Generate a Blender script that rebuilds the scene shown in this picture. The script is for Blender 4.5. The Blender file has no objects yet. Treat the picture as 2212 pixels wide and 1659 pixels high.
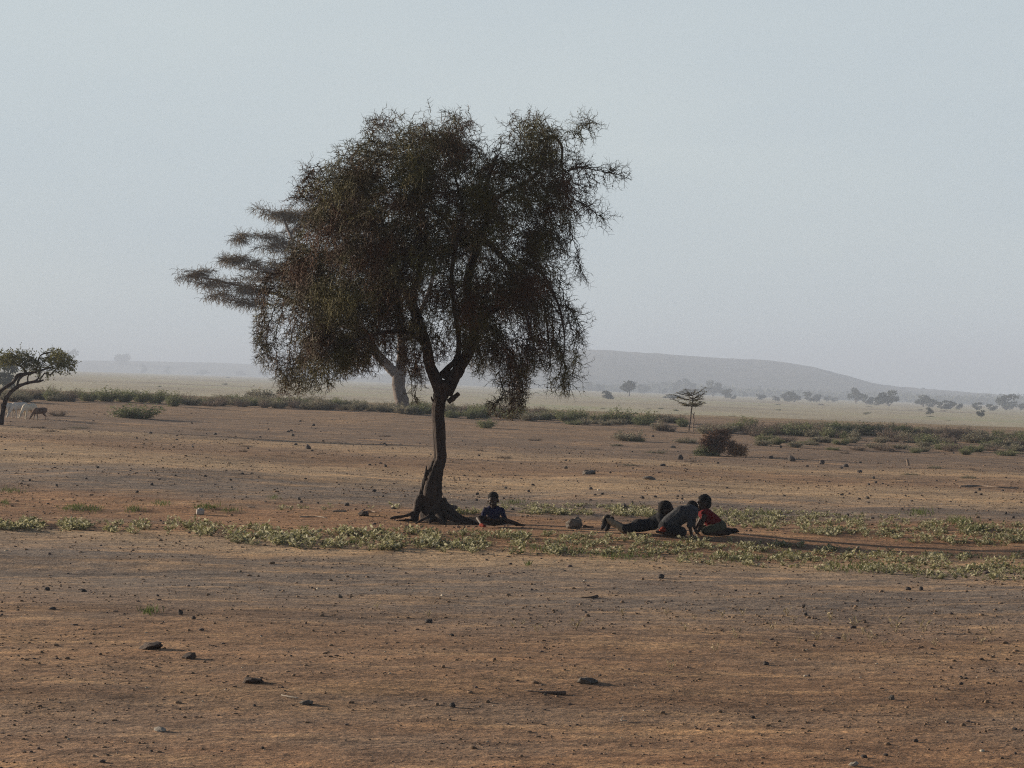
import bpy, bmesh, math, random
import numpy as np
from mathutils import Vector, Matrix, noise as mnoise

R = np.random.default_rng(7)
random.seed(7)
scene = bpy.context.scene
COL = scene.collection

# ------------------------------------------------------------------ camera
CAM_Z = 2.15
F = 4778.0            # focal length in units of a 2212 px wide picture
CX, CY = 1106.0, 829.5
cam_data = bpy.data.cameras.new('camera')
cam = bpy.data.objects.new('camera', cam_data)
COL.objects.link(cam)
cam.location = (0, 0, CAM_Z)
cam.rotation_euler = (math.radians(90), 0, 0)
cam_data.sensor_width = 36.0
cam_data.lens = 36.0 * F / 2212.0
cam_data.clip_start = 0.5
cam_data.clip_end = 30000
scene.camera = cam

# ------------------------------------------------------------------ world, sun, exposure
SUN_EL = math.radians(12.5)
SUN_DIR = Vector((-0.891 * math.cos(SUN_EL), 0.454 * math.cos(SUN_EL), math.sin(SUN_EL)))
world = bpy.data.worlds.new('World')
scene.world = world
world.use_nodes = True
wn = world.node_tree
bg = wn.nodes['Background']
sky = wn.nodes.new('ShaderNodeTexSky')
sky.sky_type = 'NISHITA'
sky.sun_disc = False
sky.sun_elevation = SUN_EL
sky.sun_rotation = math.atan2(SUN_DIR.x, SUN_DIR.y)
sky.altitude = 600
sky.air_density = 1.0
sky.dust_density = 3.0
sky.ozone_density = 2.0
# a dusty dry-season sky: whitish over the lowest degrees, the clear sky showing above
tcw = wn.nodes.new('ShaderNodeTexCoord')
sepw = wn.nodes.new('ShaderNodeSeparateXYZ'); wn.links.new(tcw.outputs['Generated'], sepw.inputs[0])
mrw = wn.nodes.new('ShaderNodeMapRange'); mrw.interpolation_type = 'SMOOTHSTEP'
mrw.inputs[1].default_value = .17; mrw.inputs[2].default_value = .42; mrw.inputs[3].default_value = .90; mrw.inputs[4].default_value = .0
wn.links.new(sepw.outputs['Z'], mrw.inputs[0])
mixw = wn.nodes.new('ShaderNodeMix'); mixw.data_type = 'RGBA'
wn.links.new(mrw.outputs[0], mixw.inputs[0]); wn.links.new(sky.outputs[0], mixw.inputs[6])
mixw.inputs[7].default_value = (5.9, 6.65, 7.0, 1)
nzw = wn.nodes.new('ShaderNodeTexNoise'); nzw.inputs['Scale'].default_value = 3.2; nzw.inputs['Detail'].default_value = 4
mpw = wn.nodes.new('ShaderNodeMapping'); mpw.inputs['Scale'].default_value = (1, 1, 4)
wn.links.new(tcw.outputs['Generated'], mpw.inputs[0]); wn.links.new(mpw.outputs[0], nzw.inputs['Vector'])
rmw = wn.nodes.new('ShaderNodeValToRGB')       # thin uneven veils in the dust
rmw.color_ramp.elements[0].position = .3; rmw.color_ramp.elements[0].color = (.955, .965, .985, 1)
rmw.color_ramp.elements[1].position = .7; rmw.color_ramp.elements[1].color = (1.05, 1.035, 1.01, 1)
wn.links.new(nzw.outputs['Fac'], rmw.inputs[0])
mlw = wn.nodes.new('ShaderNodeMix'); mlw.data_type = 'RGBA'; mlw.blend_type = 'MULTIPLY'; mlw.inputs[0].default_value = 1.0
wn.links.new(mixw.outputs[2], mlw.inputs[6]); wn.links.new(rmw.outputs[0], mlw.inputs[7])
wn.links.new(mlw.outputs[2], bg.inputs[0])
bg.inputs[1].default_value = 0.06

sun_data = bpy.data.lights.new('sun', 'SUN')
sun_data.energy = 5.0
sun_data.angle = math.radians(0.6)
sun_data.color = (1.0, 0.87, 0.70)
sun = bpy.data.objects.new('sun', sun_data)
COL.objects.link(sun)
sun.location = (-40, 20, 30)
sun.rotation_euler = (-SUN_DIR).to_track_quat('-Z', 'Y').to_euler()

scene.view_settings.view_transform = 'Standard'
scene.view_settings.look = 'None'
scene.view_settings.gamma = 1.0
scene.view_settings.exposure = 0.72
scene.render.engine = 'CYCLES'
scene.cycles.volume_bounces = 1
scene.cycles.max_bounces = 6
scene.cycles.use_denoising = False      # a denoiser smears the thorn twigs and the grit of the soil
scene.cycles.sample_clamp_indirect = 2.0
scene.cycles.pixel_filter_type = 'BLACKMAN_HARRIS'
scene.cycles.filter_width = 1.15

# ------------------------------------------------------------------ helpers
def smooth(a, b, x):
    t = np.clip((x - a) / (b - a), 0, 1)
    return t * t * (3 - 2 * t)

_wr = np.random.default_rng(11)
_WAVES = []
for lam, amp in ((14, .045), (9, .03), (5.5, .02), (3.2, .012), (2.0, .008), (1.3, .005)):
    for k in range(4):
        a = _wr.uniform(0, math.pi)
        _WAVES.append((math.cos(a) * 2 * math.pi / lam, math.sin(a) * 2 * math.pi / lam, _wr.uniform(0, 6.28), amp * .5))

def ground_z(x, y):
    x = np.asarray(x, float); y = np.asarray(y, float)
    s = 0.008 + 0.030 * smooth(16, 60, y)
    z = -s * 1200 * np.tanh(x / 1200)
    z = z + 0.45 * np.exp(-((y - 130) / 30.0) ** 2) * np.where(y < 130, 1, 0) + np.where(y >= 130, 0.45 - 1.85 * smooth(130, 330, y), 0)
    amp = np.clip(y / 35.0, .5, 1.0) * np.where(y > 60, .55, 1)
    for kx, ky, ph, am in _WAVES:
        z = z + am * amp * np.sin(kx * x + ky * y + ph) * np.where(np.abs(y) > 200, .4, 1)
    return z

def P(dx, dy):
    """ground point seen at picture position (dx, dy) of the 2212 px wide picture"""
    ys = np.geomspace(6, 6000, 9000)
    xs = (dx - CX) / F * ys
    zs = CAM_Z - (dy - CY) / F * ys
    g = ground_z(xs, ys)
    i = int(np.argmax(g >= zs))
    return Vector((xs[i], ys[i], float(g[i])))

def PP(dx, dy):
    """vectorised P for arrays"""
    ys = np.geomspace(8, 400, 2500)
    out = np.zeros((len(dx), 3))
    for k in range(len(dx)):
        xs = (dx[k] - CX) / F * ys
        zs = CAM_Z - (dy[k] - CY) / F * ys
        g = ground_z(xs, ys)
        i = int(np.argmax(g >= zs))
        out[k] = xs[i], ys[i], g[i]
    return out

def T(dx, dy, depth):
    return Vector(((dx - CX) / F * depth, depth, CAM_Z - (dy - CY) / F * depth))

def tag(o, label=None, cat=None, group=None, kind=None):
    if label: o['label'] = label
    if cat: o['category'] = cat
    if group: o['group'] = group
    if kind: o['kind'] = kind
    return o

def empty(name, loc, label, cat, group=None):
    o = bpy.data.objects.new(name, None)
    COL.objects.link(o)
    o.location = loc
    o.empty_display_size = .2
    return tag(o, label, cat, group)

def link(name, me, mat=None, parent=None, loc=None):
    o = bpy.data.objects.new(name, me)
    COL.objects.link(o)
    if mat is not None and len(me.materials) == 0:
        me.materials.append(mat)
    if parent is not None:
        o.parent = parent
    if loc is not None:
        o.location = loc
    return o

class Geo:
    """collects vertices and faces, links them as ONE mesh"""
    def __init__(self):
        self.V = []; self.Q = []; self.T = []; self.n = 0
    def add(self, v, quads=None, tris=None):
        v = np.asarray(v, float).reshape(-1, 3)
        if quads is not None and len(quads): self.Q.append(np.asarray(quads, int) + self.n)
        if tris is not None and len(tris): self.T.append(np.asarray(tris, int) + self.n)
        self.V.append(v); self.n += len(v)
        return self
    def mesh(self, name, origin=(0, 0, 0), smooth_shade=False):
        V = np.concatenate(self.V) - np.asarray(origin, float)
        Q = np.concatenate(self.Q) if self.Q else np.zeros((0, 4), int)
        Tt = np.concatenate(self.T) if self.T else np.zeros((0, 3), int)
        me = bpy.data.meshes.new(name)
        me.vertices.add(len(V)); me.vertices.foreach_set('co', V.ravel())
        li = np.concatenate([Q.ravel(), Tt.ravel()])
        me.loops.add(len(li)); me.loops.foreach_set('vertex_index', li)
        tot = np.concatenate([np.full(len(Q), 4), np.full(len(Tt), 3)])
        st = np.concatenate([[0], np.cumsum(tot)[:-1]]) if len(tot) else tot
        me.polygons.add(len(tot)); me.polygons.foreach_set('loop_start', st)
        me.polygons.foreach_set('loop_total', tot)
        if smooth_shade:
            me.polygons.foreach_set('use_smooth', np.ones(len(tot), bool))
        me.update(calc_edges=True)
        return me
    def build(self, name, mat, parent=None, origin=(0, 0, 0), loc=None, smooth_shade=False):
        return link(name, self.mesh(name, origin, smooth_shade), mat, parent, loc)

def frames(D):
    D = D / np.maximum(np.linalg.norm(D, axis=1, keepdims=True), 1e-9)
    up = np.where(np.abs(D[:, 2:3]) > .9, np.array([[1., 0, 0]]), np.array([[0, 0, 1.]]))
    A = np.cross(D, up); A /= np.maximum(np.linalg.norm(A, axis=1, keepdims=True), 1e-9)
    B = np.cross(D, A)
    return D, A, B

def prisms(geo, p0, p1, r0, r1, n=3):
    """one thin n-sided stick per row"""
    p0 = np.asarray(p0); p1 = np.asarray(p1); m = len(p0)
    if m == 0: return
    r0 = np.broadcast_to(r0, (m,)); r1 = np.broadcast_to(r1, (m,))
    D, A, B = frames(p1 - p0)
    V = np.zeros((m, 2 * n, 3))
    for k in range(n):
        a = 2 * math.pi * k / n
        off = A * math.cos(a) + B * math.sin(a)
        V[:, k] = p0 + off * r0[:, None]
        V[:, n + k] = p1 + off * r1[:, None]
    q = np.array([[k, (k + 1) % n, n + (k + 1) % n, n + k] for k in range(n)])
    geo.add(V, (q[None] + (np.arange(m) * 2 * n)[:, None, None]).reshape(-1, 4))

def leaves(geo, base, dirs, length, width, rng, droop=.0):
    """one pointed oval leaf per row, folded along its rib (6 vertices)"""
    m = len(base)
    D, A, B = frames(dirs + rng.normal(0, .02, (m, 3)))
    ang = rng.uniform(0, 2 * math.pi, m) if droop == 0 else rng.normal(0, .6, m)
    S = A * np.cos(ang)[:, None] + B * np.sin(ang)[:, None]
    Nn = np.cross(D, S)
    L = np.broadcast_to(length, (m,))[:, None]; W = np.broadcast_to(width, (m,))[:, None]
    V = np.zeros((m, 6, 3))
    V[:, 0] = base
    V[:, 1] = base + D * L * .4 + S * W * .5 + Nn * W * .15
    V[:, 2] = base + D * L * .4 - S * W * .5 + Nn * W * .15
    V[:, 3] = base + D * L * .72 + S * W * .36 + Nn * W * .1
    V[:, 4] = base + D * L * .72 - S * W * .36 + Nn * W * .1
    V[:, 5] = base + D * L - np.array([0, 0, 1.]) * L * droop
    q = np.array([[0, 1, 3, 5], [0, 5, 4, 2]])
    geo.add(V, (q[None] + (np.arange(m) * 6)[:, None, None]).reshape(-1, 4))

def catmull(pts, per):
    pts = [np.asarray(p, float) for p in pts]
    P_ = [2 * pts[0] - pts[1]] + pts + [2 * pts[-1] - pts[-2]]
    out = []
    for i in range(1, len(P_) - 2):
        for k in range(per):
            t = k / per
            a, b, c, d = P_[i - 1:i + 3]
            out.append(.5 * ((2 * b) + (c - a) * t + (2 * a - 5 * b + 4 * c - d) * t * t + (3 * b - a - 3 * c + d) * t ** 3))
    out.append(pts[-1])
    return np.array(out)

def sweep(geo, pts, rad, n=14, rough=.0, seed=0, per=6, flute=0.0, cap=True):
    """a limb: rings of n vertices along a smooth path; rad per control point"""
    c = catmull(pts, per)
    r = np.interp(np.linspace(0, 1, len(c)), np.linspace(0, 1, len(rad)), rad)
    t = np.gradient(c, axis=0); t /= np.maximum(np.linalg.norm(t, axis=1, keepdims=True), 1e-9)
    A = np.cross(t[0], [0.0, 1.0, 0.001]); A /= np.linalg.norm(A)
    V = np.zeros((len(c), n, 3))
    for i in range(len(c)):
        A = A - t[i] * np.dot(A, t[i]); A /= np.linalg.norm(A)
        B = np.cross(t[i], A)
        for k in range(n):
            a = 2 * math.pi * k / n
            d = A * math.cos(a) + B * math.sin(a)
            f = 1.0
            if rough:
                q = c[i] + d * r[i]
                f += rough * (mnoise.noise(Vector(q * (1.1 / max(r[i], .02) ** .5)) + Vector((seed, 0, 0))) +
                              .6 * mnoise.noise(Vector((q[0] * 14 + seed, q[1] * 14, q[2] * 3.5))))
            if flute:
                f += flute * math.sin(k * 2 * math.pi / n * 5 + c[i][2] * 1.3) + flute * .6 * math.sin(k * 2 * math.pi / n * 8 - c[i][2] * 2 + 1)
            V[i, k] = c[i] + d * r[i] * f
    q = []
    for i in range(len(c) - 1):
        for k in range(n):
            q.append((i * n + k, i * n + (k + 1) % n, (i + 1) * n + (k + 1) % n, (i + 1) * n + k))
    VV = V.reshape(-1, 3); tr = []
    if cap:
        VV = np.vstack([VV, c[0] - t[0] * r[0] * .2, c[-1] + t[-1] * r[-1] * .4])
        a, b = len(VV) - 2, len(VV) - 1
        o = (len(c) - 1) * n
        tr = [(a, (k + 1) % n, k) for k in range(n)] + [(b, o + k, o + (k + 1) % n) for k in range(n)]
    geo.add(VV, q, tr)
    return c

# ------------------------------------------------------------------ materials
def nodes_of(name):
    m = bpy.data.materials.new(name); m.use_nodes = True
    nt = m.node_tree
    return m, nt, nt.nodes['Principled BSDF']

def N(nt, typ, **kw):
    n = nt.nodes.new(typ)
    for k, v in kw.items():
        if k in n.inputs: n.inputs[k].default_value = v
        else: setattr(n, k, v)
    return n

def ramp(nt, fac, stops, interp='LINEAR'):
    r = nt.nodes.new('ShaderNodeValToRGB')
    r.color_ramp.interpolation = interp
    el = r.color_ramp.elements
    while len(el) > 1: el.remove(el[-1])
    for i, (p, c) in enumerate(stops):
        e = el[0] if i == 0 else el.new(p)
        e.position = p; e.color = (*c, 1)
    nt.links.new(fac, r.inputs[0])
    return r

def mat_noise(name, stops, scale=4, detail=6, rough=.85, bump=0.0, bscale=20, stretch=(1, 1, 1), transl=0.0, bdist=.02, coord='Object', spec=.25):
    m, nt, b = nodes_of(name)
    tc = N(nt, 'ShaderNodeTexCoord')
    mp = N(nt, 'ShaderNodeMapping'); mp.inputs['Scale'].default_value = stretch
    nt.links.new(tc.outputs[coord], mp.inputs[0])
    no = N(nt, 'ShaderNodeTexNoise', Scale=scale, Detail=detail, Roughness=.6)
    nt.links.new(mp.outputs[0], no.inputs['Vector'])
    r = ramp(nt, no.outputs['Fac'], stops)
    nt.links.new(r.outputs[0], b.inputs['Base Color'])
    b.inputs['Roughness'].default_value = rough
    b.inputs['Specular IOR Level'].default_value = spec
    if bump:
        n2 = N(nt, 'ShaderNodeTexNoise', Scale=bscale, Detail=8, Roughness=.65)
        nt.links.new(mp.outputs[0], n2.inputs['Vector'])
        bp = N(nt, 'ShaderNodeBump', Strength=bump, Distance=bdist)
        nt.links.new(n2.outputs['Fac'], bp.inputs['Height'])
        nt.links.new(bp.outputs[0], b.inputs['Normal'])
    if transl:
        tr = N(nt, 'ShaderNodeBsdfTranslucent')
        nt.links.new(r.outputs[0], tr.inputs[0])
        mx = N(nt, 'ShaderNodeMixShader', Fac=transl)
        out = nt.nodes['Material Output']
        nt.links.new(b.outputs[0], mx.inputs[1]); nt.links.new(tr.outputs[0], mx.inputs[2])
        nt.links.new(mx.outputs[0], out.inputs[0])
    return m

def mat_ground():
    m, nt, b = nodes_of('bare_savanna_soil')
    L = nt.links.new
    geo = N(nt, 'ShaderNodeNewGeometry')
    sep = N(nt, 'ShaderNodeSeparateXYZ'); L(geo.outputs['Position'], sep.inputs[0])
    def noise(scale, detail=5, rough=.6, sx=1., sy=1., off=0.):
        mp = N(nt, 'ShaderNodeMapping'); mp.inputs['Scale'].default_value = (sx, sy, 1); mp.inputs['Location'].default_value = (off, off, 0)
        L(geo.outputs['Position'], mp.inputs[0])
        n = N(nt, 'ShaderNodeTexNoise', Scale=scale, Detail=detail, Roughness=rough)
        L(mp.outputs[0], n.inputs['Vector'])
        return n.outputs['Fac']
    def math_(op, a, c=None, clamp=False):
        n = N(nt, 'ShaderNodeMath', operation=op); n.use_clamp = clamp
        for i, v in enumerate((a, c)):
            if v is None: continue
            if isinstance(v, (int, float)): n.inputs[i].default_value = v
            else: L(v, n.inputs[i])
        return n.outputs[0]
    def mix(fac, a, c, blend='MIX'):
        n = N(nt, 'ShaderNodeMix', data_type='RGBA', blend_type=blend)
        for i, v in ((0, fac), (6, a), (7, c)):
            if isinstance(v, (int, float)): n.inputs[i].default_value = v
            elif isinstance(v, tuple): n.inputs[i].default_value = (*v, 1)
            else: L(v, n.inputs[i])
        return n.outputs[2]
    # log distance along the plain, its zones wobbling: soils lie in bands across the plain
    wob = math_('MULTIPLY', math_('SUBTRACT', noise(.12, 4, .55, .5, 1), .5), .55)
    wob2 = math_('MULTIPLY', math_('SUBTRACT', noise(.9, 4, .6, .6, 1, 3.), .5), .16)
    ly = math_('LOGARITHM', math_('MAXIMUM', sep.outputs['Y'], 4.0), math.e)
    ly = math_('SUBTRACT', ly, math_('MULTIPLY', math_('MAXIMUM', math_('MULTIPLY', sep.outputs['X'], -1.0), 0.0), math_('DIVIDE', .6, math_('MAXIMUM', sep.outputs['Y'], 30.0))))
    ly = math_('ADD', math_('ADD', ly, math_('MULTIPLY', wob, .30)), wob2)
    t = math_('DIVIDE', math_('SUBTRACT', ly, 2.0), 5.5)      # y=7.4 -> 0, y=1808 -> 1
    def tp(y): return (math.log(y) - 2.0) / 5.5
    brown, red, grey, tan, stony, straw = (.272, .165, .098), (.30, .168, .093), (.217, .171, .137), (.48, .335, .20), (.225, .160, .116), (.47, .40, .265)
    zone = ramp(nt, t, [(0, brown), (tp(12), red), (tp(14.5), brown), (tp(18), brown), (tp(21.5), grey), (tp(25), grey), (tp(27.3), tan),
                        (tp(29), red), (tp(35), red), (tp(37.5), grey), (tp(42.0), grey), (tp(45.5), tan), (tp(51), tan),
                        (tp(55), brown), (tp(60), (.265, .175, .115)), (tp(64), tan), (tp(69), stony), (tp(84), stony), (tp(92), (.265, .18, .12)), (tp(130), (.255, .18, .122)), (tp(210), (.38, .31, .18)), (tp(300), straw), (1, straw)]).outputs[0]
    # patches of lighter orange dust and of grey crust, in ragged streaks
    near = math_('SUBTRACT', 1.0, math_('MULTIPLY', math_('SUBTRACT', sep.outputs['Y'], 120.0), .01, True), True)
    pa = ramp(nt, noise(.55, 7, .68, .55, 1.1, 7.), [(.52, (0, 0, 0)), (.66, (1, 1, 1))]).outputs[0]
    col = mix(math_('MULTIPLY', math_('MULTIPLY', pa, .55), near), zone, (.54, .335, .175))
    pg = ramp(nt, noise(.33, 7, .66, .6, 1.2, 21.), [(.50, (0, 0, 0)), (.64, (1, 1, 1))]).outputs[0]
    col = mix(math_('MULTIPLY', math_('MULTIPLY', pg, .6), near), col, (.245, .178, .13))
    pb = ramp(nt, noise(1.9, 6, .66, .30, 1.2, 41.), [(.53, (0, 0, 0)), (.64, (1, 1, 1))]).outputs[0]
    col = mix(math_('MULTIPLY', math_('MULTIPLY', pb, .45), near), col, (.56, .355, .19))
    pd = ramp(nt, noise(2.4, 6, .66, .30, 1.2, 57.), [(.54, (0, 0, 0)), (.66, (1, 1, 1))]).outputs[0]
    col = mix(math_('MULTIPLY', math_('MULTIPLY', pd, .28), near), col, (.17, .118, .085))
    # wheel tracks and wash lines lie across the view as long thin light and dark streaks
    tr = ramp(nt, noise(.55, 6, .62, .10, 1.0, 33.), [(.36, (.62, .60, .60)), (.48, (1, 1, 1)), (.56, (1, 1, 1)), (.66, (1.55, 1.42, 1.25))]).outputs[0]
    col = mix(math_('MULTIPLY', near, .6), col, mix(1.0, col, tr, 'MULTIPLY'))
    fine = ramp(nt, noise(4.5, 6, .72, .45, 1.0, 2.), [(.36, (.52, .5, .5)), (.5, (1, 1, 1)), (.66, (1.35, 1.3, 1.2))]).outputs[0]
    col = mix(.8, col, fine, 'MULTIPLY')
    fine2 = ramp(nt, noise(26, 4, .7, .6, 1.0, 5.), [(.34, (.5, .48, .48)), (.5, (1, 1, 1)), (.68, (1.4, 1.35, 1.25))]).outputs[0]
    col = mix(.7, col, fine2, 'MULTIPLY')
    fine3 = ramp(nt, noise(70, 3, .7, .45, 1.0, 15.), [(.36, (.45, .42, .42)), (.5, (1, 1, 1)), (.66, (1.5, 1.42, 1.3))]).outputs[0]
    col = mix(math_('MULTIPLY', near, .75), col, mix(1.0, col, fine3, 'MULTIPLY'))
    # wide mottling of the grassy plain
    farm = math_('MULTIPLY', math_('SUBTRACT', sep.outputs['Y'], 150.0), .008, True)
    pl = ramp(nt, noise(.02, 8, .68, .6, .35, 9.), [(.36, (.62, .60, .64)), (.5, (1, 1, 1)), (.66, (.74, .90, .70))]).outputs[0]
    col = mix(math_('MULTIPLY', farm, .9), col, mix(1.0, col, pl, 'MULTIPLY'))
    L(col, b.inputs['Base Color'])
    b.inputs['Roughness'].default_value = .95
    b.inputs['Specular IOR Level'].default_value = .1
    h = math_('ADD', math_('MULTIPLY', noise(3.2, 8, .62, .8, 1, 4.), 1.0), math_('MULTIPLY', noise(17, 5, .65, 1, 1, 8.), .35))
    bp = N(nt, 'ShaderNodeBump', Strength=.55, Distance=.09)
    L(h, bp.inputs['Height']); L(bp.outputs[0], b.inputs['Normal'])
    return m

M = {}
M['ground'] = mat_ground()
M['bark'] = mat_noise('dark_rough_bark', [(.3, (.014, .009, .007)), (.55, (.044, .027, .020)), (.75, (.095, .064, .047))], scale=9, bump=1.0, bscale=22, stretch=(1.6, 1.6, .35), bdist=.03)
M['pale_bark'] = mat_noise('grey_acacia_bark', [(.3, (.075, .056, .045)), (.7, (.19, .145, .12))], scale=4, bump=.8, bscale=7, stretch=(1.4, 1.4, .4), bdist=.06)
M['deadwood'] = mat_noise('weathered_wood', [(.3, (.13, .085, .06)), (.7, (.34, .26, .2))], scale=8, bump=.6, bscale=20, stretch=(1, 3, 3), bdist=.01)
M['thorn'] = mat_noise('thorny_green_twigs', [(.36, (.105, .040, .014)), (.44, (.062, .031, .013)), (.54, (.068, .055, .016)), (.66, (.150, .125, .036))], scale=1.1, detail=4, rough=.7)
M['acacia'] = mat_noise('acacia_spray', [(.35, (.105, .062, .026)), (.65, (.17, .115, .048))], scale=.7, detail=4, rough=.8, transl=.15)
M['left_acacia'] = mat_noise('olive_leaf', [(.35, (.075, .078, .026)), (.65, (.19, .175, .06))], scale=1.4, detail=4, rough=.7, transl=.25)
M['shrub_green'] = mat_noise('green_shrub_leaf', [(.35, (.12, .138, .060)), (.65, (.26, .27, .135))], scale=.8, detail=5, rough=.75, transl=.25)
M['shrub_dull'] = mat_noise('dull_shrub_leaf', [(.35, (.19, .172, .115)), (.65, (.33, .295, .205))], scale=.8, detail=5, rough=.8, transl=.2)
M['shrub_brown'] = mat_noise('dry_shrub_twig', [(.35, (.15, .112, .085)), (.65, (.28, .215, .165))], scale=1.2, detail=5, rough=.85, transl=.1)
M['far_leaf'] = mat_noise('far_tree_leaf', [(.35, (.05, .055, .03)), (.65, (.09, .095, .05))], scale=.3, detail=4, rough=.9, transl=.1)
M['weed'] = mat_noise('felted_weed_leaf', [(.38, (.13, .125, .045)), (.5, (.235, .222, .11)), (.60, (.50, .46, .31))], scale=18, detail=3, rough=.65, transl=.42, coord='Object')
M['grass'] = mat_noise('short_green_grass', [(.35, (.07, .085, .025)), (.65, (.13, .15, .05))], scale=3, rough=.7, transl=.3)
M['dry_weed'] = mat_noise('withered_sprig', [(.35, (.17, .125, .07)), (.65, (.42, .34, .21))], scale=6, rough=.75, transl=.25)
M['stone'] = mat_noise('dark_basalt', [(.3, (.035, .028, .026)), (.7, (.10, .08, .07))], scale=14, bump=.7, bscale=30, bdist=.01)
M['grey_stone'] = mat_noise('grey_stone', [(.3, (.075, .06, .05)), (.7, (.18, .15, .12))], scale=10, bump=.7, bscale=24, bdist=.015)
M['pale_stone'] = mat_noise('pale_stone', [(.3, (.24, .20, .155)), (.7, (.42, .36, .29))], scale=12, bump=.5, bscale=26, bdist=.01)
M['clod'] = mat_noise('dry_dung_clod', [(.3, (.06, .042, .032)), (.7, (.15, .105, .08))], scale=22, bump=1, bscale=40, bdist=.012)
M['white'] = mat_noise('chalky_white', [(.3, (.30, .28, .25)), (.7, (.46, .43, .39))], scale=12, bump=.3, bscale=30, bdist=.005)
M['brush'] = mat_noise('dead_thorn_brush', [(.36, (.06, .034, .025)), (.5, (.135, .075, .048)), (.62, (.33, .18, .09))], scale=1.6, rough=.85)
M['hill'] = mat_noise('scrubby_hillside', [(.38, (.03, .035, .025)), (.6, (.14, .125, .09))], scale=.035, detail=8, rough=.95)
M['skin'] = mat_noise('dark_brown_skin', [(.3, (.030, .017, .012)), (.7, (.048, .028, .019))], scale=9, rough=.6, bump=.1, bscale=60, bdist=.002, spec=.2)
M['hair'] = mat_noise('black_cropped_hair', [(.3, (.008, .007, .007)), (.7, (.018, .015, .014))], scale=40, rough=.9, bump=.8, bscale=90, bdist=.004, spec=.1)
M['eye'] = mat_noise('eye_white', [(.3, (.10, .09, .08)), (.7, (.13, .12, .11))], scale=9, rough=.4)
def cloth(name, c, k=1.6):
    return mat_noise(name, [(.3, c), (.7, tuple(min(1, v * k) for v in c))], scale=11, rough=.9, bump=.35, bscale=18, bdist=.012, spec=.1)
M['navy'] = cloth('navy_cotton', (.012, .012, .03))
M['khaki'] = cloth('faded_khaki_cotton', (.10, .085, .06))
M['red'] = cloth('red_cotton', (.095, .007, .008), 1.3)
M['orange'] = cloth('orange_red_cotton', (.14, .022, .012), 1.3)
M['black_cloth'] = cloth('charcoal_cotton', (.014, .013, .014))
M['olive'] = cloth('olive_cotton', (.045, .043, .028))
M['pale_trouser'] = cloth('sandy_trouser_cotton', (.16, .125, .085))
M['shoe'] = cloth('dark_rubber', (.014, .012, .012))

def mat_check():
    m, nt, b = nodes_of('checked_shirt_cotton')
    tc = N(nt, 'ShaderNodeTexCoord')
    ck = N(nt, 'ShaderNodeTexChecker', Scale=26)
    ck.inputs[1].default_value = (.036, .035, .037, 1); ck.inputs[2].default_value = (.022, .022, .028, 1)
    no = N(nt, 'ShaderNodeTexNoise', Scale=5)
    mx = N(nt, 'ShaderNodeMix', data_type='RGBA', blend_type='MULTIPLY'); mx.inputs[0].default_value = .5
    nt.links.new(tc.outputs['Object'], ck.inputs[0]); nt.links.new(ck.outputs[0], mx.inputs[6]); nt.links.new(no.outputs['Fac'], mx.inputs[7])
    nt.links.new(mx.outputs[2], b.inputs['Base Color']); b.inputs['Roughness'].default_value = .9
    return m
M['check'] = mat_check()
M['goat_white'] = mat_noise('cream_goat_hair', [(.3, (.44, .39, .33)), (.7, (.62, .56, .48))], scale=6, rough=.9)
M['goat_pied'] = mat_noise('pied_goat_hair', [(.36, (.10, .08, .07)), (.46, (.66, .60, .51))], scale=2.2, detail=2, rough=.9)
M['goat_tan'] = mat_noise('pale_tan_goat_hair', [(.34, (.16, .12, .09)), (.44, (.66, .56, .42))], scale=2.2, detail=2, rough=.9)
M['goat_brown'] = mat_noise('dark_brown_goat_hair', [(.35, (.09, .055, .038)), (.65, (.20, .125, .085))], scale=3, rough=.9)
M['horn'] = mat_noise('grey_horn', [(.3, (.06, .05, .045)), (.7, (.13, .11, .1))], scale=9)

# ------------------------------------------------------------------ the setting: ground and hills
def make_ground():
    ys = np.concatenate([np.linspace(-70, 7, 14), np.geomspace(8, 5400, 640)])
    us = np.linspace(-1, 1, 241)
    X = us[None, :] * (np.abs(ys)[:, None] * .42 + 26)
    Y = np.broadcast_to(ys[:, None], X.shape)
    Z = ground_z(X, Y)
    V = np.stack([X, Y, Z], -1)
    nr, nc = X.shape
    i = np.arange(nr - 1)[:, None] * nc + np.arange(nc - 1)[None]
    q = np.stack([i, i + 1, i + nc + 1, i + nc], -1).reshape(-1, 4)
    o = Geo().add(V, q).build('ground', M['ground'], smooth_shade=True)
    tag(o, kind='structure')
make_ground()

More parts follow.
